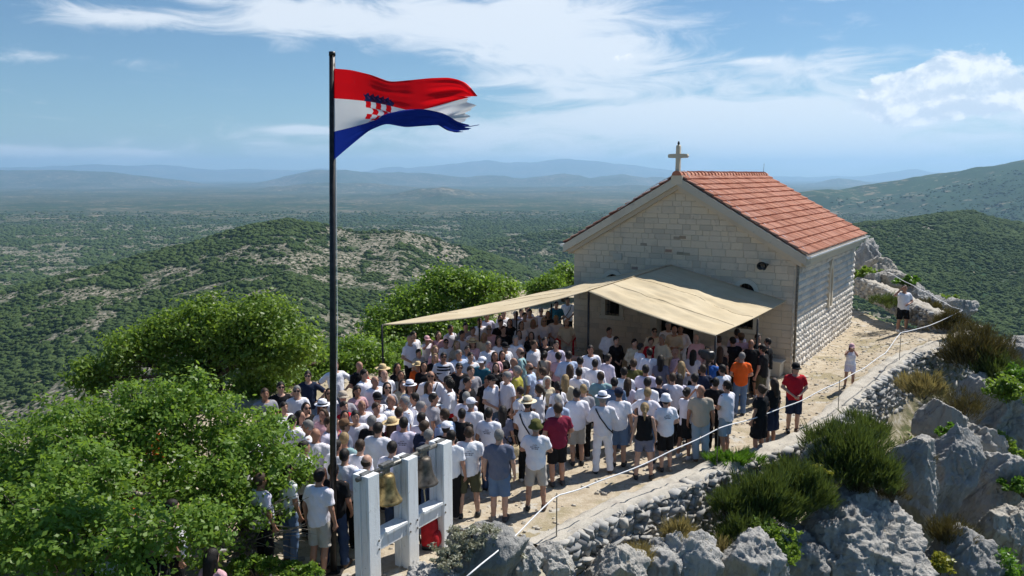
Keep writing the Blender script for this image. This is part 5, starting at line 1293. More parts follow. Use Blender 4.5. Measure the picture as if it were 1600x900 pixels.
for (base, wh), lst in byl.items():
    lst.sort(key=lambda q_: q_['x'] / q_['y'])
    for k, q_ in enumerate(lst):
        lb = f"person in {base} {wh}" + (f", {ORD[k]}" if len(lst) > 1 else '')
        if len(lb.split()) > 16: lb = lb.replace('person in ', '').replace(' of the crowd', '')
        if len(lb.split()) > 16: lb = lb.replace(' under the canopy', '').replace(' behind the belfry', '').replace(' with red sash', '')
        q_['o']['label'] = lb
print('people', len(PEOPLE))

# things people brought
bg_ = link('bag', None, None, fac_w(W - .85, .506, .28), (0, 0, -YAW)); tag(bg_, 'black bag lying on the stone bench by the chapel', 'bag')
soft_box('bag_body', .62, .32, .26, MAT['black_plastic'], bg_, (0, 0, .13)); MB().tube([(-.16, 0, .25), (-.1, 0, .36), (.1, 0, .36), (.16, 0, .25)], .014, 6).obj('handle', MAT['black_plastic'], bg_)
vc = at_z(1106, 548, 1.95); vz = gz(vc.x, vc.y)
cmr = link('video_camera', None, None, (vc.x, vc.y, 0), (0, 0, R(20))); tag(cmr, 'black video camera on a tripod among the crowd under the canopy corner', 'video camera')
soft_box('camera_body', .24, .42, .26, MAT['black_plastic'], cmr, (0, 0, 1.84), 5); MB().lathe([(0, 0), (.07, 0), (.085, .14), (.075, .15), (.0, .12)], 14, M=Matrix.Translation((0, .2, 1.84)) @ Matrix.Rotation(R(-90), 4, 'X')).obj('lens', MAT['black_plastic'], cmr, True)
MB().tube([(0, -.12, 1.98), (0, -.1, 2.04), (0, .1, 2.04), (0, .12, 1.98)], .015, 6).obj('handle', MAT['black_plastic'], cmr)
for k in range(3): a = k * 2.1 + .3; MB().tube([(0, 0, 1.68), (.28 * math.cos(a), .28 * math.sin(a), vz)], [.022, .014], 6).obj('leg', MAT['dark_metal'], cmr)
MB().tube([(0, 0, 1.60), (0, 0, 1.73)], .05, 8).obj('tripod_head', MAT['dark_metal'], cmr)
tbp = at_z(893, 560, .8); tb = link('altar_table', None, None, (tbp.x, tbp.y, 0), (0, 0, -YAW)); tag(tb, 'table under a pale pinkish cloth near the chapel corner', 'table')
v = []; nn = 40
for k in range(nn + 1): pass
top_ = MB().box(-.9, .9, -.4, .4, .74, .79); top_.obj('table_top', MAT['bark'], tb)
for sx_ in (-1, 1):
    for sy_ in (-1, 1): MB().box(sx_ * .82 - .03, sx_ * .82 + .03, sy_ * .34 - .03, sy_ * .34 + .03, 0, .739).obj('leg', MAT['bark'], tb)
per = [(-.93, -.43), (.93, -.43), (.93, .43), (-.93, .43)]; ring = []
for k in range(4):
    a, b = Vector(per[k]), Vector(per[(k + 1) % 4])
    for s in np.linspace(0, 1, 24, endpoint=False): ring.append(a.lerp(b, s))
cl = MB(); nr_ = len(ring); v = [(p_.x * .99, p_.y * .99, .797) for p_ in ring] + [(p_.x * (1 + .03 * math.sin(k * 1.1)), p_.y * (1 + .05 * math.sin(k * 1.1)), .30) for k, p_ in enumerate(ring)]
cl.add(v, [(k, (k + 1) % nr_, nr_ + (k + 1) % nr_, nr_ + k) for k in range(nr_)] + [tuple(range(nr_))]); tc_o = cl.obj('tablecloth', MAT['cloth'], None, True, loc=tb.location, rot=tb.rotation_euler); tc_o.color = (.66, .50, .48, 1); tag(tc_o, 'pale pinkish cloth draped over the altar table', 'tablecloth')
sbp = fac_w(0, 0, 0)
bagp = at_z(800, 700, .95); sb = link('straw_bag', None, None, (bagp.x, bagp.y, .72), (0, 0, .4)); tag(sb, 'round straw bag hanging beside a person in patterned blouse', 'bag')
MB().lathe([(0, 0), (.10, .0), (.15, .08), (.16, .2), (.15, .27), (.14, .27), (.14, .1), (0, .03)], 16, sx=1, sy=.6).obj('basket', MAT['straw'], sb, True); MB().tube([(-.13, 0, .26), (-.08, 0, .48), (.08, 0, .48), (.13, 0, .26)], .012, 6).obj('handle', MAT['bark'], sb)
# ------------------------------------------------------------------ rocks, walls, rope
def hit(u, v, lift=0.0, y0=9.0):
    """where a pixel's line of sight meets the hilltop"""
    a, b = ray(u, v); ys = np.arange(y0, 60, .08); zs = CAM_H + b * ys; g = top_z(a * ys, ys) + lift
    k = np.argmax(zs < g); return Vector((a * ys[k], ys[k], float(g[k])))


def rock_mesh(seed, n, sx_, sy_, sz_, facets=26, rough=.12):
    v, f = cube_sphere(n); r = np.random.default_rng(seed)
    pl = r.normal(size=(facets, 3)); pl /= np.linalg.norm(pl, axis=1)[:, None]; dd = r.uniform(.62, 1.0, facets)
    dots = v @ pl.T; rad = np.min(np.where(dots > .05, dd / np.maximum(dots, .05), 9), axis=1); rad = np.minimum(rad, 1.15)
    p = v * rad[:, None]
    o = seed * 3.7
    p = p * np.array([sx_, sy_, sz_]); nn = v / np.array([sx_, sy_, sz_]); nn /= np.linalg.norm(nn, axis=1)[:, None]
    s = rough * min(sx_, sy_, sz_) * 2
    d = fbm(p[:, 0] * 2.6 + o + p[:, 2] * .5, p[:, 1] * 2.6, p[:, 2] * .7, oct=6, seed=seed, ridged=True, gain=.6) * s + fbm(p[:, 0] * 1.1, p[:, 1] * 1.1 + o, p[:, 2] * .9, oct=3, seed=seed + 3) * s * 1.2 + fbm(p[:, 0] * 6 + o, p[:, 1] * 6, p[:, 2] * 4, oct=4, seed=seed + 5) * .045 - np.maximum(0, fbm(p[:, 0] * 3.1 + o, p[:, 1] * 3.1 + p[:, 2] * .9, p[:, 2] * .35, oct=2, seed=seed + 7, ridged=True) - .45) * .28 * min(1, s * 4) + fbm(p[:, 0] * 15, p[:, 1] * 15 + o, p[:, 2] * 11, oct=2, seed=seed + 9, ridged=True) * .018
    return mesh('rock', p + nn * d[:, None], f, MAT['rock'], n < 10)


ROCKS = [  # pixel of the centre, half sizes in metres, tilt, sunk depth offset, description
    (1345, 850, (1.45, 1.35, .75), (.72, .18, .15), 16.4, 'big pale limestone slab below the bushes in the lower corner'),
    (1408, 752, (.55, .8, 1.25), (.30, .12, .4), 18.8, 'tall furrowed limestone pillar under the curved wall'),
    (1462, 752, (.6, .9, 1.5), (.35, .2, .9), 19.4, 'grey limestone pillar to the right of the furrowed one'),
    (1560, 650, (1.0, 1.2, 1.0), (.35, .3, .5), 24.0, 'limestone crag below the wall corner at the picture edge'),
    (1545, 775, (.8, 1.0, 1.5), (.40, .15, .8), 20.5, 'steep limestone buttress near the picture edge'),
    (1472, 668, (.6, .8, .8), (.3, .15, .1), 21.6, 'blocky rock directly beneath the curved wall'),
    (1300, 720, (.7, .7, .7), (.2, .1, .6), 17.8, 'rock half hidden by the broom bush'),
    (1500, 880, (.8, .8, .9), (.2, .4, .4), 16.8, 'rounded pale rock at the bottom near the buttress'),
    (1170, 885, (.7, .7, .8), (.1, .2, .4), 14.8, 'pale rock at the bottom below the dark shrubs'),
    (1060, 880, (.8, .7, .7), (.1, .1, .9), 14.6, 'eroded rock at the bottom under the dry stone wall'),
    (965, 885, (.6, .6, .5), (.2, .2, .2), 14.0, 'low rock at the foot of the dry stone wall'),
    (755, 872, (.66, .58, .52), (.1, .1, .3), 12.5, 'lichen grey boulder beside the red backpack'),
    (815, 874, (.50, .5, .42), (.2, .1, .6), 12.9, 'boulder at the near end of the dry stone wall'),
    (862, 880, (.36, .4, .40), (.1, .3, .1), 13.3, 'angular boulder touching the near end of the wall'),
    (672, 905, (.45, .42, .30), (.1, .2, .5), 11.9, 'low boulder by the foot of the belfry'),
    (1395, 820, (1.5, 1.0, 1.5), (.35, .1, .2), 20.2, 'broad limestone face in shade between slab and pillars'),
    (1500, 740, (1.5, 1.0, 1.9), (.3, .1, .5), 22.6, 'broad limestone face behind the buttress'),
    (1245, 880, (.9, .8, .9), (.45, .1, .2), 16.4, 'limestone ledge on the left of the big slab'),
    (1600, 560, (.9, 1.0, .8), (.2, .2, .2), 28.0, 'rock outcrop beyond the brown bush'),
    (1590, 840, (.8, .9, 1.0), (.2, .2, .2), 18.5, 'rock at the picture edge above the bright shrub'),
    (1376, 424, (.7, 1.0, .8), (.2, .2, .2), 41.0, 'jagged grey crag behind the chapel'),
    (1352, 412, (.8, 1.0, 1.1), (.1, .3, .8), 44.0, 'highest jagged rock beside the chapel back corner'),
    (1400, 442, (.8, .9, .6), (.3, .1, .6), 39.0, 'grey rock between crag and path behind the chapel'),
    (1436, 462, (.8, .8, .45), (.2, .1, .2), 36.5, 'low rock behind the man shading his eyes'),
    (1474, 478, (.7, .7, .4), (.2, .3, .3), 34.0, 'flat pale rock beyond the back wall'),
    (1500, 480, (.6, .7, .45), (.1, .3, .9), 32.0, 'small pale rock past the back wall near the rope corner'),
    (1362, 440, (.6, .7, .5), (.1, .3, .9), 39.5, 'rock beside the far end of the back wall'),
]
for k, (u, v, s, rt, y, lab) in enumerate(ROCKS):
    c = at_y(u, v, y); o = link('limestone_rock', rock_mesh(40 + k, 64 if max(s) > .9 and y < 26 else 36, *s), None, c, rt); tag(o, lab, 'rock', 'limestone rocks round the hilltop')
bpy.context.view_layer.update()


def along(pts):
    seg = [(b - a).length for a, b in zip(pts, pts[1:])]; L_ = sum(seg)
    def at(s):
        s = min(max(s, 0), L_ - 1e-6)
        for (a, b), l_ in zip(zip(pts, pts[1:]), seg):
            if s <= l_: return a.lerp(b, s / l_), (b - a).normalized()
            s -= l_
        return pts[-1], (pts[-1] - pts[-2]).normalized()
    return L_, at


stone_shapes = []
for k in range(10):
    v, f = cube_sphere(1); r = np.random.default_rng(k + 900); p = np.sign(v) * .95; p += r.uniform(-.36, .36, size=v.shape); p[:, 0] += p[:, 2] * r.uniform(-.4, .4)
    stone_shapes.append(mesh('stone', p * .55, f, MAT['wall_stone']))


def dry_wall(name, label, pts, height, top_w, flip, limit, over=0.0):
    root = link(name, None, None, pts[0]); tag(root, label, 'stone wall'); L_, at = along(pts); sr = random.Random(len(pts)); items = []
    Zc = 0.0
    while Zc < height:
        ch = sr.uniform(.07, .14); s = sr.uniform(0, .1)
        while s < L_:
            wd = sr.uniform(.07, .24) if sr.random() < .85 else sr.uniform(.24, .36); p_, d = at(s + wd / 2); nrm = Vector((d.y, -d.x, 0)) * flip
            items.append((p_ + nrm * (sr.uniform(-.10, .05) + .10 * Zc) - Vector((0, 0, Zc + ch / 2 - over)), math.atan2(d.y, d.x), (wd * sr.uniform(.82, 1.02), sr.uniform(.16, .30), ch * sr.uniform(.8, 1.35)), nrm)); s += wd
        Zc += ch
    items.sort(key=lambda q: (q[0] - cam.location).length)
    rest_v, rest_f, nb = [], [], 0
    for k, (p_, a, s, nrm) in enumerate(items):
        me = stone_shapes[sr.randrange(10)]; M = Matrix.Translation(p_ - pts[0]) @ Matrix.Rotation(a + sr.uniform(-.25, .25), 4, 'Z') @ Matrix.Rotation(sr.uniform(-.35, .35), 4, 'Y') @ Matrix.Rotation(sr.uniform(-.25, .25), 4, 'X') @ Matrix.Diagonal((*s, 1))
        if k < limit: o = link('stone', me, root); o.matrix_local = M
        else:
            co = np.array([tuple(M @ q.co) for q in me.vertices]); fc = np.array([tuple(q.vertices) for q in me.polygons]); rest_v.append(co); rest_f.append(fc + nb); nb += len(co)
    if rest_v: tag(link('stones', mesh('stones', np.concatenate(rest_v), np.concatenate(rest_f), MAT['wall_stone']), root), None, None, None, 'stuff')
    n = int(L_ / .12); cv, cf = [], []; m_ = 7           # mortar coping along the top
    for i in range(n + 1):
        p_, d = at(i * L_ / n); p2, d2 = at(min(L_, i * L_ / n + .5)); p0, d0 = at(max(0, i * L_ / n - .5)); d = (d + d2 + d0).normalized(); nrm = Vector((d.y, -d.x, 0)) * flip
        for j in range(m_):
            tt = j / (m_ - 1); wob = .07 * vnoise(i * .31, j * 1.7, seed=8) + .06 * vnoise(i * .9, j * 3.1, seed=9)
            x = (.07 + .09 * vnoise(i * .23, 0.0, seed=11) + .05 * vnoise(i * .7, 3.0, seed=12)) if j == m_ - 1 else (-top_w + .09 * vnoise(i * .2, 9.0, seed=12) if j == 0 else -top_w + (top_w + .05) * tt)
            cv.append(tuple(p_ - pts[0] + nrm * float(x) + Vector((0, 0, over + float(wob) * .6 + (-.10 if j in (0, m_ - 1) else .045)))))
    cf = np.array([(i * m_ + j, i * m_ + j + 1, (i + 1) * m_ + j + 1, (i + 1) * m_ + j) for i in range(n) for j in range(m_ - 1)])
    link('coping', mesh('coping', cv, cf if flip > 0 else cf[:, ::-1], MAT['coping'], True), root)
    return root


dry_wall('stone_wall', 'dry stone retaining wall curving along the edge of the hilltop', WALL, 1.35, .55, 1, 300)
dry_wall('stone_parapet', 'low rough stone parapet at the far end of the path', BACKWALL, .75, .5, -1, 200, .10)

ROPE = [(728, 902, .80), (770, 868, .78), (814, 828, .8), (870, 774, .92), (905, 764, .82), (960, 744, .80), (1026, 716, .84), (1075, 693, .92), (1122, 670, 1.02), (1165, 657, .95), (1209, 643, .95), (1256, 624, 1.0), (1312, 596, 1.18), (1345, 578, 1.18), (1383, 552, 1.3), (1408, 519, 1.62),
        (1432, 515, 1.5), (1470, 502, 1.55), (1505, 484, 1.9), (1486, 479, 1.95), (1453, 460, 2.0), (1420, 443, 2.1), (1387, 425, 2.3)]
rp = [at_z(*q) for q in ROPE]
L_, at = along(rp); MB().tube([at(s)[0] + Vector((0, 0, .012 * math.sin(s * 3.1))) for s in np.linspace(0, L_, 150)], .0125, 6).obj('rope', MAT['rope'], None, True)
tag(bpy.data.objects['rope'], 'white rope strung along the edge of the path', 'rope')
for (i, wh) in ((3, 'near the end of the dry stone wall'), (8, 'behind the grass on the wall'), (12, 'beside the child on the path'), (15, 'before the man shading his eyes'), (18, 'at the outer corner of the curved wall'), (21, 'among the rocks behind the path')):
    q = rp[i]; z0 = gz(q.x, q.y); z0 = min(z0, q.z - .7)
    o = MB().tube([(q.x, q.y, z0 - .1), (q.x, q.y, q.z + .04)], [.012, .010], 6).obj('rope_stake', MAT['steel'], None); tag(o, 'thin iron stake holding the white rope ' + wh, 'stake', 'iron stakes of the rope')

# ------------------------------------------------------------------ trees and shrubs
def leaves(cen, size, rng, up=.35, aspect=.55, droop=0.0, out=None):
    """pointed leaf faces at the given centres"""
    n = len(cen); nm = rng.normal(size=(n, 3)); nm[:, 2] += up * 2
    if out is not None: nm += out * 1.1
    nm /= np.linalg.norm(nm, axis=1)[:, None]; t_ = rng.normal(size=(n, 3)); t_[:, 2] -= droop; t_ -= nm * (t_ * nm).sum(1)[:, None]; t_ /= np.linalg.norm(t_, axis=1)[:, None]
    b = np.cross(nm, t_); l_ = (size * rng.uniform(.65, 1.3, n))[:, None]; wd = l_ * aspect
    v = np.stack([cen - t_ * l_ * .5, cen + b * wd * .5 - t_ * l_ * .05, cen + t_ * l_ * .5 + nm * l_ * .06, cen - b * wd * .5 - t_ * l_ * .05], 1).reshape(-1, 3)
    return v, np.arange(n * 4).reshape(n, 4)


def tree(name, label, base, lobes, clumps, per, size, mat, trunk_r, bark, seed, shell=.42, group='trees on the hilltop', clump_r=(.22, .42)):
    rng = np.random.default_rng(seed); q = random.Random(seed); root = link(name, None, None, base); tag(root, label, 'tree', group); base = Vector(base)
    vol = np.array([l[1] ** 2 for l in lobes]); pick = rng.choice(len(lobes), clumps, p=vol / vol.sum())
    d = rng.normal(size=(clumps, 3)); d[:, 2] += .25; d /= np.linalg.norm(d, axis=1)[:, None]
    rr = rng.random(clumps) ** shell; lc = np.array([tuple(l[0]) for l in lobes]); lr = np.array([l[1] for l in lobes])
    stretch = np.array([1, 1, .82]); cc = lc[pick] + d * (rr * lr[pick] * (1 + .22 * vnoise(d[:, 0] * 3 + pick, d[:, 1] * 3, d[:, 2] * 3, seed=seed)))[:, None] * stretch
    cr_ = rng.uniform(*clump_r, clumps)
    k = np.repeat(np.arange(clumps), per); off = rng.normal(size=(len(k), 3)); off /= np.linalg.norm(off, axis=1)[:, None]; off *= (rng.random(len(k)) ** .5 * np.where(rng.random(len(k)) < .10, 1.7, 1.0))[:, None]; off[:, 2] *= .62
    cen = cc[k] + off * cr_[k][:, None]
    v, f = leaves(cen, size, rng, .45, .56, .3, off * .8 + d[k] * .35)
    link('crown', mesh('crown', v - np.array(base), f, MAT[mat]), root)
    b = MB(); main = Vector((np.mean(lc[:, 0]), np.mean(lc[:, 1]), 0)); fork = base.lerp(Vector((main.x, main.y, base.z)), .25) + Vector((0, 0, max(.5, (np.min(lc[:, 2]) - base.z) * .6)))
    z3 = Vector((0, 0, 0)); b.tube([z3 - Vector((0, 0, .3)), (fork - base) * .5 + Vector((q.uniform(-.08, .08), q.uniform(-.08, .08), 0)), fork - base], [trunk_r * 1.35, trunk_r, trunk_r * .85], 9)
    for i, (c_, r_) in enumerate(lobes):
        c_ = Vector(c_) - base; f0 = fork - base; mid = f0.lerp(c_, .5) + Vector((q.uniform(-.2, .2), q.uniform(-.2, .2), q.uniform(-.05, .25)))
        pts = [f0.lerp(mid, 0), f0.lerp(mid, .5) + Vector((0, 0, .05)), mid, mid.lerp(c_, .5), c_]; b.tube(pts, [trunk_r * .6, trunk_r * .5, trunk_r * .38, trunk_r * .26, trunk_r * .14], 6)
        for j in np.where(pick == i)[0][: int(10 + r_ * 8)]:
            e = Vector(cc[j]) - base; s0 = mid.lerp(c_, q.uniform(.2, 1)); m2 = s0.lerp(e, .5) + Vector((q.uniform(-.1, .1), q.uniform(-.1, .1), q.uniform(-.02, .12))); b.tube([s0, m2, e], [trunk_r * .17, trunk_r * .11, .006], 5, False)
    b.obj('trunk', bark, root, True)
    return root


def lobes_px(lst): return [(at_y(u, v, y), r * y / F_PX) for u, v, y, r in lst]


tb0 = at_z(345, 868); tree('oak_tree', 'big leafy green oak spreading over the crowd in the near corner', (tb0.x, tb0.y, gz(tb0.x, tb0.y)),
     lobes_px([(60, 800, 12.9, 120), (110, 700, 13.2, 95), (205, 675, 13.6, 90), (300, 655, 13.9, 80), (390, 690, 13.7, 75), (440, 745, 13.3, 62), (330, 760, 13.0, 100), (200, 800, 12.6, 105), (20, 720, 13.4, 80), (-70, 800, 13.4, 150), (90, 830, 10.4, 95), (215, 850, 10.3, 80), (-30, 850, 10.6, 110), (310, 835, 10.8, 62), (130, 760, 11.4, 85), (390, 800, 12.8, 60)]), 1500, 62, .085, 'oak_leaf', .11, MAT['grey_bark'], 1, clump_r=(.15, .34))
tb1 = at_y(340, 640, 23.6); tree('oak_tree', 'rounded oak tree behind the crowd on the far side of the big one', (tb1.x, tb1.y, gz(tb1.x, tb1.y)), lobes_px([(410, 508, 24, 58), (330, 512, 24.3, 62), (260, 530, 24, 52), (200, 560, 23.6, 50), (450, 545, 23.6, 48), (150, 590, 23.2, 36), (380, 560, 23.8, 50), (290, 585, 23.4, 46)]), 620, 62, .13, 'olive_leaf', .14, MAT['bark'], 2, .36, clump_r=(.3, .55))
tb2 = at_y(690, 560, 33); tree('oak_tree', 'bright green tree rising behind the long canopy', (tb2.x, tb2.y, gz(tb2.x, tb2.y)), lobes_px([(700, 450, 33.5, 46), (650, 478, 33, 42), (750, 462, 34, 42), (605, 510, 32, 40), (790, 455, 34.5, 26), (680, 520, 32.5, 46), (580, 550, 31, 36), (740, 510, 33, 40)]), 560, 58, .15, 'oak_leaf', .15, MAT['bark'], 3, .38, clump_r=(.34, .6))
tb3 = at_y(540, 610, 26.5); tree('oak_tree', 'low green tree between flagpole and canopy corner', (tb3.x, tb3.y, gz(tb3.x, tb3.y)), lobes_px([(560, 560, 27, 40), (520, 575, 26.5, 36), (490, 590, 26, 34), (600, 575, 27.2, 32), (450, 590, 25.5, 34), (415, 602, 24.6, 32), (385, 615, 24, 34), (630, 560, 28, 32)]), 520, 52, .13, 'oak_leaf', .09, MAT['bark'], 4, .36, clump_r=(.3, .5))
tb4 = at_y(880, 500, 42); tree('oak_tree', 'small tree top showing beside the left chapel eaves', (tb4.x, tb4.y, gz(tb4.x, tb4.y)), lobes_px([(885, 432, 42, 20), (860, 445, 41, 18), (910, 440, 43, 22), (840, 455, 41, 16)]), 160, 55, .18, 'oak_leaf', .12, MAT['bark'], 5, .36, clump_r=(.35, .6))
# bare twigs under the big tree
q = random.Random(6); b = MB()
for k in range(40):
    s0 = at_y(q.uniform(330, 400), q.uniform(840, 880), 12.9); e = at_y(q.uniform(380, 500), q.uniform(770, 880), q.uniform(12.2, 13.2)); b.tube([s0, s0.lerp(e, .5) + Vector((0, 0, q.uniform(0, .25))), e], [.016, .010, .004], 5, False)
tag(b.obj('dead_branches', MAT['grey_bark'], None, True), 'tangle of bare grey twigs under the big oak', 'twigs', None, 'stuff')


def shrub(name, label, c, r, n, size, mat, seed, aspect=.5, blades=False, flat=.75, grp='shrubs on the rocks'):
    rng = np.random.default_rng(seed); root = link(name, None, None, c); tag(root, label, 'shrub', grp)
    nc = max(8, int(n / 40)); d = rng.normal(size=(nc, 3)); d[:, 2] = np.abs(d[:, 2]); d /= np.linalg.norm(d, axis=1)[:, None]
    cc = d * (rng.random(nc) ** .45)[:, None] * np.array([r[0], r[1], r[2]]) * (1 + .3 * rng.normal(size=(nc, 1)) * .5)
    k = rng.integers(0, nc, n); off = rng.normal(size=(n, 3)); off /= np.linalg.norm(off, axis=1)[:, None]; off *= (rng.random(n) ** .5)[:, None]
    cr_ = min(r) * rng.uniform(.22, .42, nc); cen = cc[k] + off * cr_[k][:, None] * np.array([1, 1, flat])
    if blades:                                           # fine upright needles and stalks
        t_ = cen / np.maximum(np.linalg.norm(cen, axis=1)[:, None], .05) * .7 + rng.normal(size=(n, 3)) * .35; t_[:, 2] = np.abs(t_[:, 2]) + .7; t_ /= np.linalg.norm(t_, axis=1)[:, None]
        sd = rng.normal(size=(n, 3)); sd -= t_ * (sd * t_).sum(1)[:, None]; sd /= np.linalg.norm(sd, axis=1)[:, None]; l_ = (size * rng.uniform(.6, 1.4, n))[:, None]
        v = np.stack([cen - sd * l_ * .05 * aspect * 2, cen + sd * l_ * .05 * aspect * 2, cen + t_ * l_ + sd * l_ * .012, cen + t_ * l_ - sd * l_ * .012], 1).reshape(-1, 3); f = np.arange(n * 4).reshape(n, 4)
    else: v, f = leaves(cen, size, rng, .4, aspect)
    link('foliage', mesh('foliage', v, f, MAT[mat]), root); b = MB(); q = random.Random(seed)
    for j in range(min(nc, 14)): e = Vector(cc[j]); b.tube([(0, 0, -.15), e * .5 + Vector((q.uniform(-.05, .05), 0, .05)), e], [.018, .012, .004], 5, False)
    b.obj('stem', MAT['bark'], root)


SHRUBS = [
    (1290, 690, 18.0, (.4, .4, .5), 2600, .17, 'broom_leaf', 1, 'broom tuft on the near side of the tall broom bush'), (1352, 672, 18.4, (.45, .4, .5), 2600, .17, 'broom_leaf', 1, 'broom tuft against the curved wall'), (1228, 738, 16.9, (.45, .4, .35), 2400, .15, 'broom_leaf', 1, 'low broom tuft on the wall top'), (1140, 790, 15.9, (.4, .35, .4), 2200, .15, 'broom_leaf', 1, 'small dark tuft clinging to the wall face'), (1395, 770, 17.0, (.3, .3, .3), 1100, .12, 'brown_leaf', 1, 'brown tuft on the edge of the slab near the pillar'), (1560, 700, 22.5, (.5, .5, .45), 1800, .13, 'olive_leaf', 0, 'green shrub between crag and buttress'), (1600, 760, 19.5, (.4, .4, .4), 1400, .12, 'bright_leaf', 0, 'green shrub at the picture edge beside the buttress'),  # pixel, depth, half sizes, leaf count, leaf length, material, blades, description
    (1325, 715, 17.4, (.85, .7, 1.0), 11000, .19, 'broom_leaf', 1, 'tall dark broom bush growing over the wall'), (1372, 742, 17.0, (.5, .5, .6), 4200, .16, 'broom_leaf', 1, 'broom bush at the top of the big slab'),
    (1190, 785, 16.0, (.85, .5, .85), 9500, .18, 'broom_leaf', 1, 'dark bush hanging over the wall face'), (1255, 770, 16.3, (.65, .5, .72), 6500, .18, 'broom_leaf', 1, 'dark bush between the tall broom and the wall bush'), (1160, 835, 15.4, (.55, .45, .55), 4200, .16, 'broom_leaf', 1, 'dark shrub low on the slope under the wall'),
    (1205, 850, 15.2, (.5, .45, .65), 3600, .10, 'olive_leaf', 0, 'leafy green shrub beside the big slab'), (1278, 735, 16.6, (.22, .2, .26), 900, .07, 'yellow_leaf', 0, 'yellow flowering tuft in front of the broom'), (1145, 718, 17.6, (.75, .28, .20), 2600, .15, 'bright_leaf', 1, 'strip of green grass on the wall top'),
    (1525, 548, 25.8, (1.0, .9, 1.0), 9000, .20, 'brown_leaf', 1, 'large olive brown bush outside the wall corner'), (1490, 505, 28.0, (.65, .6, .55), 4500, .17, 'brown_leaf', 1, 'brown bush beyond the corner of the wall'), (1555, 578, 25.0, (.7, .7, .65), 5200, .18, 'broom_leaf', 1, 'dark bush beside the outer crag'),
    (1445, 608, 20.8, (.55, .4, .40), 1900, .20, 'dry_grass', 1, 'dry yellow grass hanging below the wall'), (1505, 635, 22.0, (.65, .6, .6), 2400, .14, 'brown_leaf', 1, 'brownish shrub between the crags'), (1430, 715, 18.8, (.40, .4, .45), 1700, .14, 'brown_leaf', 1, 'olive shrub in the cleft of the pillar'), (1500, 700, 19.5, (.35, .35, .40), 1300, .10, 'bright_leaf', 0, 'bright green shrub in the cleft'),
    (1485, 675, 20.2, (.3, .3, .25), 800, .09, 'bright_leaf', 0, 'small bright green tuft above the cleft shrub'), (1575, 610, 23.0, (.6, .6, .5), 2200, .12, 'olive_leaf', 0, 'dark green shrub at the right picture edge'), (1590, 585, 24.0, (.5, .5, .4), 1500, .12, 'bright_leaf', 0, 'green shrub on top of the outer crag'), (1560, 890, 16.6, (.7, .6, .55), 2600, .11, 'bright_leaf', 0, 'bright green shrub in the bottom corner'),
    (1485, 835, 17.0, (.5, .5, .45), 2000, .16, 'brown_leaf', 1, 'brown shrub between slab and buttress'), (1470, 880, 16.2, (.3, .3, .3), 900, .09, 'yellow_leaf', 0, 'yellow green tuft right of the big slab'), (1062, 842, 14.9, (.34, .3, .30), 1500, .20, 'dry_grass', 1, 'dry grass tuft at the foot of the wall'), (1000, 872, 14.4, (.3, .3, .25), 1000, .18, 'dry_grass', 1, 'dry grass tuft beside the low rock'),
    (1120, 868, 15.0, (.4, .35, .35), 1500, .16, 'dry_grass', 1, 'dry grass below the dark shrubs'), (742, 836, 12.3, (.50, .40, .20), 3600, .05, 'grey_leaf', 0, 'silvery grey cushion plant on the boulder'), (705, 868, 11.9, (.34, .32, .18), 2200, .05, 'grey_leaf', 0, 'silvery plant low on the boulder by the backpack'), (795, 862, 12.6, (.25, .25, .14), 1100, .05, 'grey_leaf', 0, 'silvery plant on the boulder under the rope'),
    (1385, 470, 33.5, (.7, .7, .45), 1700, .16, 'broom_leaf', 1, 'dark bush beside the far path'), (1350, 428, 40.0, (.9, .7, .5), 1700, .18, 'olive_leaf', 0, 'shrub at the chapel back corner'), (1450, 480, 33.0, (.6, .6, .4), 1500, .16, 'brown_leaf', 1, 'brown bush behind the parapet'), (1415, 440, 37.0, (.6, .6, .4), 1300, .16, 'bright_leaf', 0, 'green shrub among the rocks behind the path'),
    (1475, 470, 34.0, (.5, .5, .35), 1200, .16, 'olive_leaf', 0, 'shrub near the rope behind the parapet'), (1340, 760, 16.9, (.3, .3, .25), 1000, .14, 'brown_leaf', 1, 'tuft at the upper edge of the big slab'), (1420, 600, 21.5, (.3, .3, .3), 1000, .16, 'dry_grass', 1, 'dry tuft at the wall foot near the pillar'), (400, 885, 12.2, (.5, .4, .25), 1800, .09, 'oak_leaf', 0, 'low green plant under the bare twigs'), (470, 890, 12.2, (.35, .3, .2), 1200, .09, 'oak_leaf', 0, 'low green plant left of the flagpole foot'),
]
for k, (u, v, y, r, n, sz, mt, bl, lab) in enumerate(SHRUBS):
    c = at_y(u, v, y); c.z -= r[2] * .35; shrub('shrub' if 'grass' not in mt else 'grass_tuft', lab, c, r, n, sz, mt, 500 + k, .5, bool(bl))
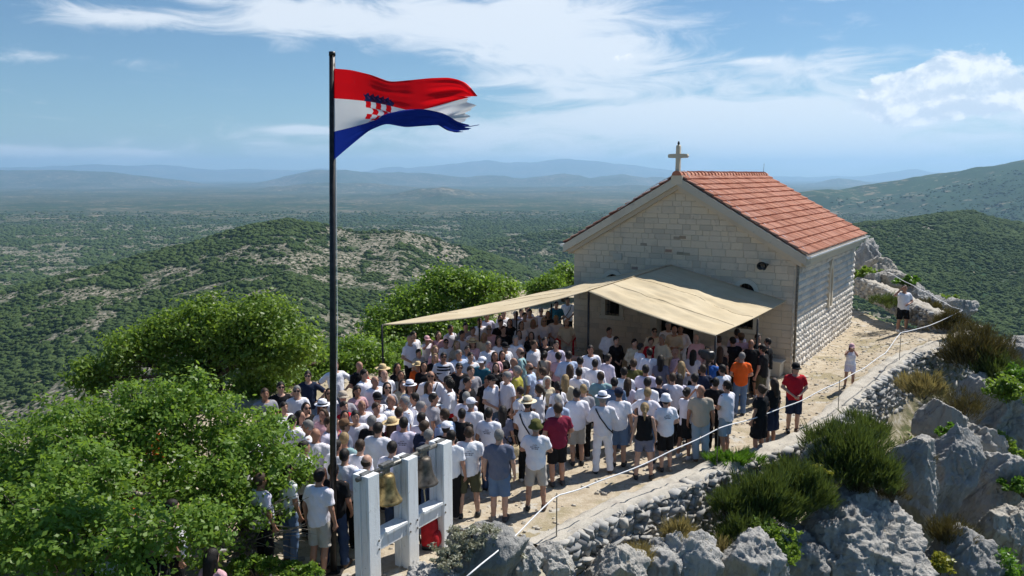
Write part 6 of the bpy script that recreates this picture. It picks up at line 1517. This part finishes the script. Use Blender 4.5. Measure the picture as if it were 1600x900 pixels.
# wild cover of the slopes and loose stones on the path
rng = np.random.default_rng(77); px_ = rng.uniform(-26, 34, 60000); py_ = rng.uniform(8, 60, 60000); dd_, wh_ = poly_dist(px_, py_)
kp = (dd_ > .8) & (dd_ < 26) & (fbm(px_ * .5, py_ * .5, oct=3, seed=44) > -.05); px_, py_ = px_[kp], py_[kp]; pz_ = top_z(px_, py_)
cen = np.repeat(np.stack([px_, py_, pz_ + .12], -1), 4, 0) + rng.normal(size=(len(px_) * 4, 3)) * np.array([.22, .22, .10]); v, f = leaves(cen, .17, rng, .4, .5)
tag(link('undergrowth', mesh('undergrowth', v, f, MAT['olive_leaf'])), 'low green scrub covering the slopes below the hilltop', 'undergrowth', None, 'stuff')
px_ = rng.uniform(-9, 17, 13000); py_ = rng.uniform(11, 42, 13000); dd_, _w = poly_dist(px_, py_); kp = dd_ < -.1; px_, py_ = px_[kp], py_[kp]; pz_ = top_z(px_, py_)
sv, sf = cube_sphere(1); sz_ = rng.uniform(.012, .05, len(px_)) * (1 + 1.2 * (rng.random(len(px_)) > .96)); jit_ = 1 + rng.normal(size=(len(px_), len(sv), 1)) * .18
v = (np.stack([px_, py_, pz_ + .005], -1)[:, None, :] + sv[None] * sz_[:, None, None] * jit_ * np.array([1.2, 1, .6])).reshape(-1, 3); f = (sf[None] + (np.arange(len(px_)) * len(sv))[:, None, None]).reshape(-1, 4)
tag(link('gravel', mesh('gravel', v, f, MAT['coping'])), 'loose pale stones scattered on the trodden earth', 'gravel', None, 'stuff')
# ------------------------------------------------------------------ the air
hb = MB().box(-34000, 34000, -34000, 34000, -420, 600)
m = bpy.data.materials.new('haze'); m.use_nodes = True; t = NT(m.node_tree)
pv = t.n('ShaderNodeVolumePrincipled', ins={'Color': (0.44, 0.70, 1.0, 1), 'Density': HAZE_DENSITY, 'Anisotropy': 0.25})
t.n('ShaderNodeOutputMaterial', ins={'Volume': pv.outputs[0]})
tag(hb.obj('haze', m), 'thin pale summer haze over the hills', 'haze', None, 'stuff')
